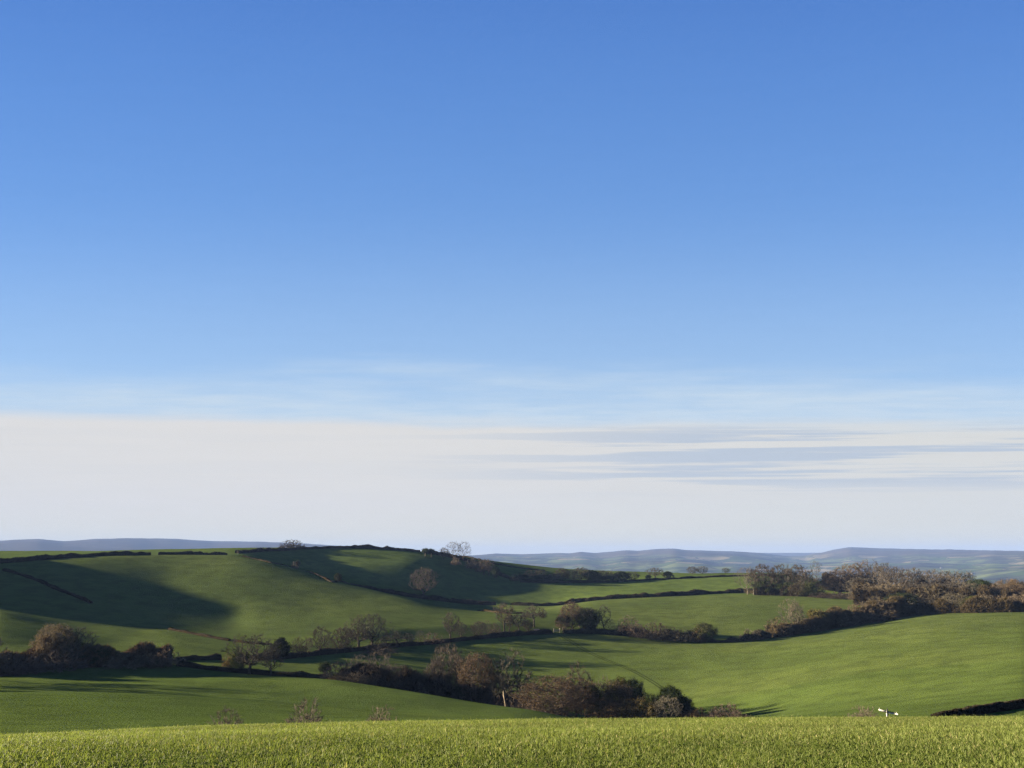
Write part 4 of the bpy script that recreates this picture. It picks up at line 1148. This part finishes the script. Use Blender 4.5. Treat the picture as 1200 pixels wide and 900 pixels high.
def ground_strip(name, pts, width, mat, rng_, off=(0,), lift=0.05):
    for o_ in off:
        *_, me = strip(name, [(p[0] + o_, *p[1:]) for p in pts], width, mat, rng_, lift)
        o = link(bpy.data.objects.new(name, me)); tag(o, kind='structure')


M_TRACK = simple('pressed crop in the wheelings', (0.030, 0.040, 0.010), 0.95)
M_LIT_BANK = simple('painted sunlit bank', (0.060, 0.072, 0.020), 0.95)  # sunlight on the bank put into the colour
TP = [(656, 744, 385, 415), (668, 751, 350, 400), (680, 759, 330, 390), (700, 769, 310, 370), (725, 779, 290, 350), (745, 788, 270, 330), (765, 799, 260, 320), (782, 811, 250, 310)]
ground_strip('wheel_track', TP, 0.6, M_TRACK, (250, 420), off=(-2.2, 2.2), lift=0.06)
ground_strip('lit_bank_strip', [(658, 744), (700, 745), (740, 749), (780, 754.5), (815, 759), (850, 763), (890, 765)], 1.6, M_LIT_BANK, (350, 400), lift=0.06)  # pale strip painting a sunlit bank line between hedge shadow and field
ground_strip('earth_bank', [(621, 739.5), (637, 739.5)], 2.0, M_STONE, (405, 430), lift=0.5)


# farm buildings in the far valley, a few picture points wide
def farm(x, y, r0, r1, w_, label):
    X, Y, Z = at_y(x, y, r0, r1)
    e = link(bpy.data.objects.new('farm_building', None)); e.location = (X, Y, Z); e.rotation_euler = (0, 0, 0.3)
    tag(e, label, 'building', 'far farm buildings')
    h, d = w_ * 0.28, w_ * 0.5
    V, L, C = [], [], []
    box(V, L, C, 0, 0, h / 2 - 1, w_, d, h + 2)
    link(bpy.data.objects.new('wall', raw_mesh('wall', V, L, C, M_FWALL)), e)
    V = [(-w_ / 2, -d / 2, h), (w_ / 2, -d / 2, h), (w_ / 2, d / 2, h), (-w_ / 2, d / 2, h), (-w_ / 2, 0, h * 1.5), (w_ / 2, 0, h * 1.5)]
    L = [0, 1, 5, 4, 2, 3, 4, 5, 0, 4, 3, 1, 2, 5]; C = [4, 4, 3, 3]
    link(bpy.data.objects.new('roof', raw_mesh('roof', V, L, C, M_FROOF)), e)


M_FROOF = simple('pale metal roof', (0.10, 0.105, 0.11), 0.6)
M_FWALL = simple('pale rendered wall', (0.10, 0.10, 0.098), 0.8)
farm(1140, 673, 2500, 7000, 24, 'larger white farm building in the far valley above the wood')
farm(1103, 666, 4000, 9000, 16, 'tiny white farm building far off above the plantation trees')

# ------------------------------------------------------------------ foreground grass
def grass():
    rs_ = np.random.RandomState(77)
    N = 1200000
    # more blades near the crest of the bank than far behind it
    r = np.sqrt(rs_.uniform(5.2 ** 2, 19.0 ** 2, N))
    keep = rs_.rand(N) < np.clip(1.25 - r / 19.0 * 0.55, 0.3, 1)
    r = r[keep]; N = len(r)
    az = rs_.uniform(R(-38), R(38), N)
    X, Y = r * np.sin(az), r * np.cos(az)
    # tufts
    cl = (np.sin(X * 2.1 + 1.3 * np.sin(Y * 1.7)) + np.sin(Y * 2.9 + X * 0.7) + np.sin(X * 5.3 - Y * 3.1) * 0.7 + np.sin(X * 9.7 + Y * 7.9) * .5) / 3.2
    Z = gxy(X, Y) - 0.01
    pt = np.sin(X * 0.9 + Y * 0.35 + 1.0) * np.sin(Y * 1.3 - X * 0.4) + 0.5 * np.sin(X * 2.3 + 0.6 * Y) * np.sin(Y * 3.1)
    h = (0.031 + 0.009 * cl + 0.006 * pt + rs_.normal(size=N) * 0.010).clip(0.012, 0.12)
    h[rs_.rand(N) < 0.02] *= 1.8
    yaw = rs_.uniform(0, 6.283, N); lean = np.abs(rs_.normal(size=N)) * 0.55 + 0.1
    ldx, ldy = np.cos(yaw), np.sin(yaw)
    wv = 0.0018 * rs_.uniform(0.7, 1.7, N)
    fa = rs_.uniform(0, 6.283, N)
    sx, sy = np.cos(fa) * wv, np.sin(fa) * wv
    P = np.stack([X, Y, Z], -1)
    S = np.stack([sx, sy, np.zeros(N)], -1)
    def at(t):
        off = lean * h * t * t
        return P + np.stack([ldx * off, ldy * off, h * t * (1 - 0.25 * lean * t)], -1)
    m1, m2 = at(0.45), at(0.8)
    tip = at(1.0) + np.stack([ldx, ldy, -0.3 * np.ones(N)], -1) * (h * 0.15)[:, None]
    V = np.stack([P - S, P + S, m1 - S * 0.95, m1 + S * 0.95, m2 - S * .6, m2 + S * .6, tip], 1).reshape(-1, 3)
    b0 = (np.arange(N) * 7)[:, None]
    q = np.concatenate([b0 + np.array([0, 1, 3, 2]), b0 + np.array([2, 3, 5, 4]), b0 + np.array([4, 5, 6])], 1).ravel()
    cnt = np.tile([4, 4, 3], N)
    m, t, b = new_mat('grass blades')
    at_ = t.new('ShaderNodeAttribute', attribute_name='blade')
    t.l.new(at_.outputs['Color'], b.inputs['Base Color'])
    b.inputs['Roughness'].default_value = 0.6; b.inputs['Specular IOR Level'].default_value = 0.12
    tr = t.new('ShaderNodeBsdfTranslucent'); t.l.new(t.mix(1.0, at_.outputs['Color'], (1.0, 1.05, 0.6), 'MULTIPLY'), tr.inputs[0])
    mx = t.new('ShaderNodeMixShader'); mx.inputs[0].default_value = 0.45
    t.l.new(b.outputs[0], mx.inputs[1]); t.l.new(tr.outputs[0], mx.inputs[2]); t.l.new(mx.outputs[0], t.n['Material Output'].inputs[0])
    me = raw_mesh('grass', V, q, cnt, m)
    c1, c2, c3 = np.array(GR1), np.array(GR2), np.array(GR3)
    k = rs_.rand(N, 1)
    col = c1 * (1 - k) + c2 * k
    dry = rs_.rand(N) < 0.05
    col[dry] = c3
    col *= (0.85 + 0.3 * rs_.rand(N, 1)) * (1 + 0.14 * cl[:, None] + 0.17 * pt[:, None])
    att = me.color_attributes.new('blade', 'FLOAT_COLOR', 'POINT')
    cc = np.ones((N, 7, 4), np.float32); cc[:, :, :3] = col[:, None, :]
    att.data.foreach_set('color', cc.ravel())
    o = link(bpy.data.objects.new('grass', me))
    tag(o, 'bright sunlit young grass covering the foreground field', 'grass', kind='stuff')


GR1 = (0.070, 0.092, 0.018); GR2 = (0.125, 0.142, 0.038); GR3 = (0.24, 0.21, 0.09)
grass()

# ------------------------------------------------------------------ sky and light
def build_world():
    w = bpy.data.worlds.new('World'); sc.world = w; w.use_nodes = True
    t = NT(w.node_tree)
    for n in list(t.n): t.n.remove(n)
    sky = t.new('ShaderNodeTexSky'); sky.sky_type = 'NISHITA'; sky.sun_disc = False
    sky.sun_elevation = R(SUN_EL); sky.sun_rotation = R(SUN_AZ)
    sky.altitude = 150; sky.air_density = 1.0; sky.dust_density = 0.15; sky.ozone_density = 2.0
    tc = t.new('ShaderNodeTexCoord').outputs['Generated']
    sp_ = t.new('ShaderNodeSeparateXYZ'); t.l.new(tc, sp_.inputs[0])
    hh = t.math('SQRT', t.math('ADD', t.math('POWER', t.math('ABSOLUTE', sp_.outputs[1]), 2.0), t.math('MULTIPLY', t.math('POWER', t.math('ABSOLUTE', sp_.outputs[0]), 2.0), 0.1)))
    el = t.math('MULTIPLY', t.math('ARCTAN2', sp_.outputs[2], hh), 57.2958)
    az = t.math('MULTIPLY', t.math('ARCTAN2', sp_.outputs[0], sp_.outputs[1]), 57.2958)
    cv = t.new('ShaderNodeCombineXYZ'); t.l.new(az, cv.inputs[0]); t.l.new(el, cv.inputs[1])
    c = cv.outputs[0]
    n_edge = t.noise(c, 1.0, 5, 0.55, sc3=(0.045, 0.5, 1), rot=(0, 0, R(1.2)))
    n_str = t.noise(c, 1.0, 6, 0.6, sc3=(0.03, 1.1, 1), rot=(0, 0, R(0.5)))
    n_fine = t.noise(c, 1.0, 6, 0.65, sc3=(0.16, 1.6, 1), rot=(0, 0, R(-2)))
    skyc = t.mix(1.0, sky.outputs[0], SKY_MUL, 'MULTIPLY')
    rp_ = t.new('ShaderNodeValToRGB'); cr = rp_.color_ramp; cr.interpolation = 'B_SPLINE'
    stops = [(0, (183, 208, 226)), (9, (163, 198, 229)), (15, (138, 180, 227)), (22, (116, 162, 222)), (30, (96, 145, 214)), (38, (81, 130, 206)), (60, (52, 98, 182)), (90, (35, 76, 160))]
    while len(cr.elements) < len(stops): cr.elements.new(0.5)
    for e_, (p_, c_) in zip(cr.elements, stops):
        e_.position = p_ / 90; e_.color = (*[v / K for v in srgb(*c_)], 1)
    t.l.new(t.math('DIVIDE', el, 90.0), rp_.inputs[0])
    clear = t.mix(1.0, rp_.outputs[0], (K, K, K), 'MULTIPLY')
    skyc = t.mix(0.88, skyc, clear)
    front = t.math('SUBTRACT', 1.0, t.ramp(t.math('ABSOLUTE', az), 60, 110))
    # high thin veil
    ev = t.math('ADD', el, t.math('MULTIPLY', t.math('SUBTRACT', n_edge, 0.5), -7.0))
    veil = t.math('MULTIPLY', t.math('SUBTRACT', 1.0, t.ramp(ev, 9.5, 14.5)), t.math('ADD', 0.72, t.math('MULTIPLY', t.math('SUBTRACT', n_fine, 0.5), 1.3)), clamp=True)
    veil = t.math('ADD', veil, t.math('MULTIPLY', t.math('SUBTRACT', 1.0, t.ramp(el, 10, 26)), 0.22), clamp=True)
    c1 = t.mix(t.math('MULTIPLY', veil, front), skyc, VEIL)
    # main sheet of cirrostratus, crisp upper edge
    em = t.math('ADD', el, t.math('MULTIPLY', t.math('SUBTRACT', n_edge, 0.5), 2.6))
    em = t.math('ADD', em, t.math('MULTIPLY', az, 0.010))
    edge = t.math('SUBTRACT', 1.0, t.ramp(em, 8.8, 10.2))
    dens = t.math('MULTIPLY', t.math('MULTIPLY', edge, 0.93), front)
    side = t.ramp(az, -20, 30)
    warm = t.mix(side, CLOUD_L, CLOUD_R)
    c2 = t.mix(dens, c1, warm)
    # grey-lavender streaks, mostly on the right
    band = t.math('MULTIPLY', t.ramp(el, 4.0, 6.0), t.math('SUBTRACT', 1.0, t.ramp(el, 8.6, 9.8)))
    stx = t.math('MULTIPLY', t.math('MULTIPLY', t.ramp(n_str, 0.47, 0.56), band), t.math('ADD', 0.05, t.math('MULTIPLY', t.ramp(az, -12, 16), 0.8)))
    c3 = t.mix(stx, c2, STREAK)
    low = t.math('SUBTRACT', 1.0, t.ramp(el, 0.0, 4.2))
    c4 = t.mix(t.math('MULTIPLY', t.math('MULTIPLY', low, 0.75), front), c3, LOW)
    fine = t.math('ADD', 0.975, t.math('MULTIPLY', n_fine, 0.05))
    cc = t.new('ShaderNodeCombineColor')
    for i in range(3): t.l.new(fine, cc.inputs[i])
    c5 = t.mix(1.0, c4, cc.outputs[0], 'MULTIPLY')
    bg = t.new('ShaderNodeBackground'); bg.inputs[1].default_value = SKY_STR
    t.l.new(c5, bg.inputs[0])
    out = t.new('ShaderNodeOutputWorld'); t.l.new(bg.outputs[0], out.inputs[0])


SKY_STR = 0.05
EXPO = 3.0
K = 1.0 / (SKY_STR * 2 ** EXPO)


def srgb(r, g, b):
    f = lambda v: ((v / 255 + 0.055) / 1.055) ** 2.4 if v > 10 else v / 255 / 12.92
    return (f(r) * K, f(g) * K, f(b) * K)


SKY_MUL = (0.43, 0.62, 0.95)
VEIL = srgb(198, 217, 234)
CLOUD_L = srgb(226, 223, 219)
CLOUD_R = srgb(222, 221, 215)
STREAK = srgb(184, 197, 213)
LOW = srgb(234, 228, 196)
build_world()

sun = bpy.data.lights.new('sun', 'SUN'); sun.energy = 5.0; sun.angle = R(0.53); sun.color = (1.0, 0.86, 0.66)
so = link(bpy.data.objects.new('sun', sun))
so.rotation_euler = (R(90 - SUN_EL), 0, R(-SUN_AZ) + math.pi)
so.location = (-300, 60, 80)

# haze of the far distance
def build_haze():
    x = 19500.0; zb, zt = -420.0, 270.0
    co = [(-x, -x, zb), (x, -x, zb), (x, x, zb), (-x, x, zb), (-x, -x, zt), (x, -x, zt), (x, x, zt), (-x, x, zt)]
    f = [3, 2, 1, 0, 4, 5, 6, 7, 0, 1, 5, 4, 1, 2, 6, 5, 2, 3, 7, 6, 3, 0, 4, 7]
    m = bpy.data.materials.new('air'); m.use_nodes = True
    nt = m.node_tree
    for n in list(nt.nodes): nt.nodes.remove(n)
    out = nt.nodes.new('ShaderNodeOutputMaterial'); v = nt.nodes.new('ShaderNodeVolumePrincipled')
    v.inputs['Color'].default_value = (0.145, 0.225, 0.43, 1); v.inputs['Density'].default_value = 0.000055
    v.inputs['Anisotropy'].default_value = 0.0
    nt.links.new(v.outputs[0], out.inputs['Volume'])
    me = raw_mesh('haze', co, f, [4] * 6, m)
    o = link(bpy.data.objects.new('haze', me)); tag(o, kind='stuff')


build_haze()

cam = bpy.data.cameras.new('camera'); cam.lens = 36.0 * F / 1200.0; cam.sensor_width = 36; cam.sensor_fit = 'HORIZONTAL'
cam.clip_end = 60000; cam.clip_start = 0.1
co_ = link(bpy.data.objects.new('camera', cam)); co_.location = (0, 0, CAMZ); co_.rotation_euler = (math.pi / 2 + PITCH, 0, 0)
sc.camera = co_
sc.view_settings.view_transform = 'Standard'; sc.view_settings.look = 'None'; sc.view_settings.exposure = EXPO; sc.view_settings.gamma = 1
sc.view_settings.use_curve_mapping = False
sc.cycles.volume_bounces = 0
sc.cycles.max_bounces = 6
sc.cycles.use_denoising = True
sc.cycles.denoising_prefilter = 'NONE'
sc.cycles.denoising_input_passes = 'RGB_ALBEDO_NORMAL'
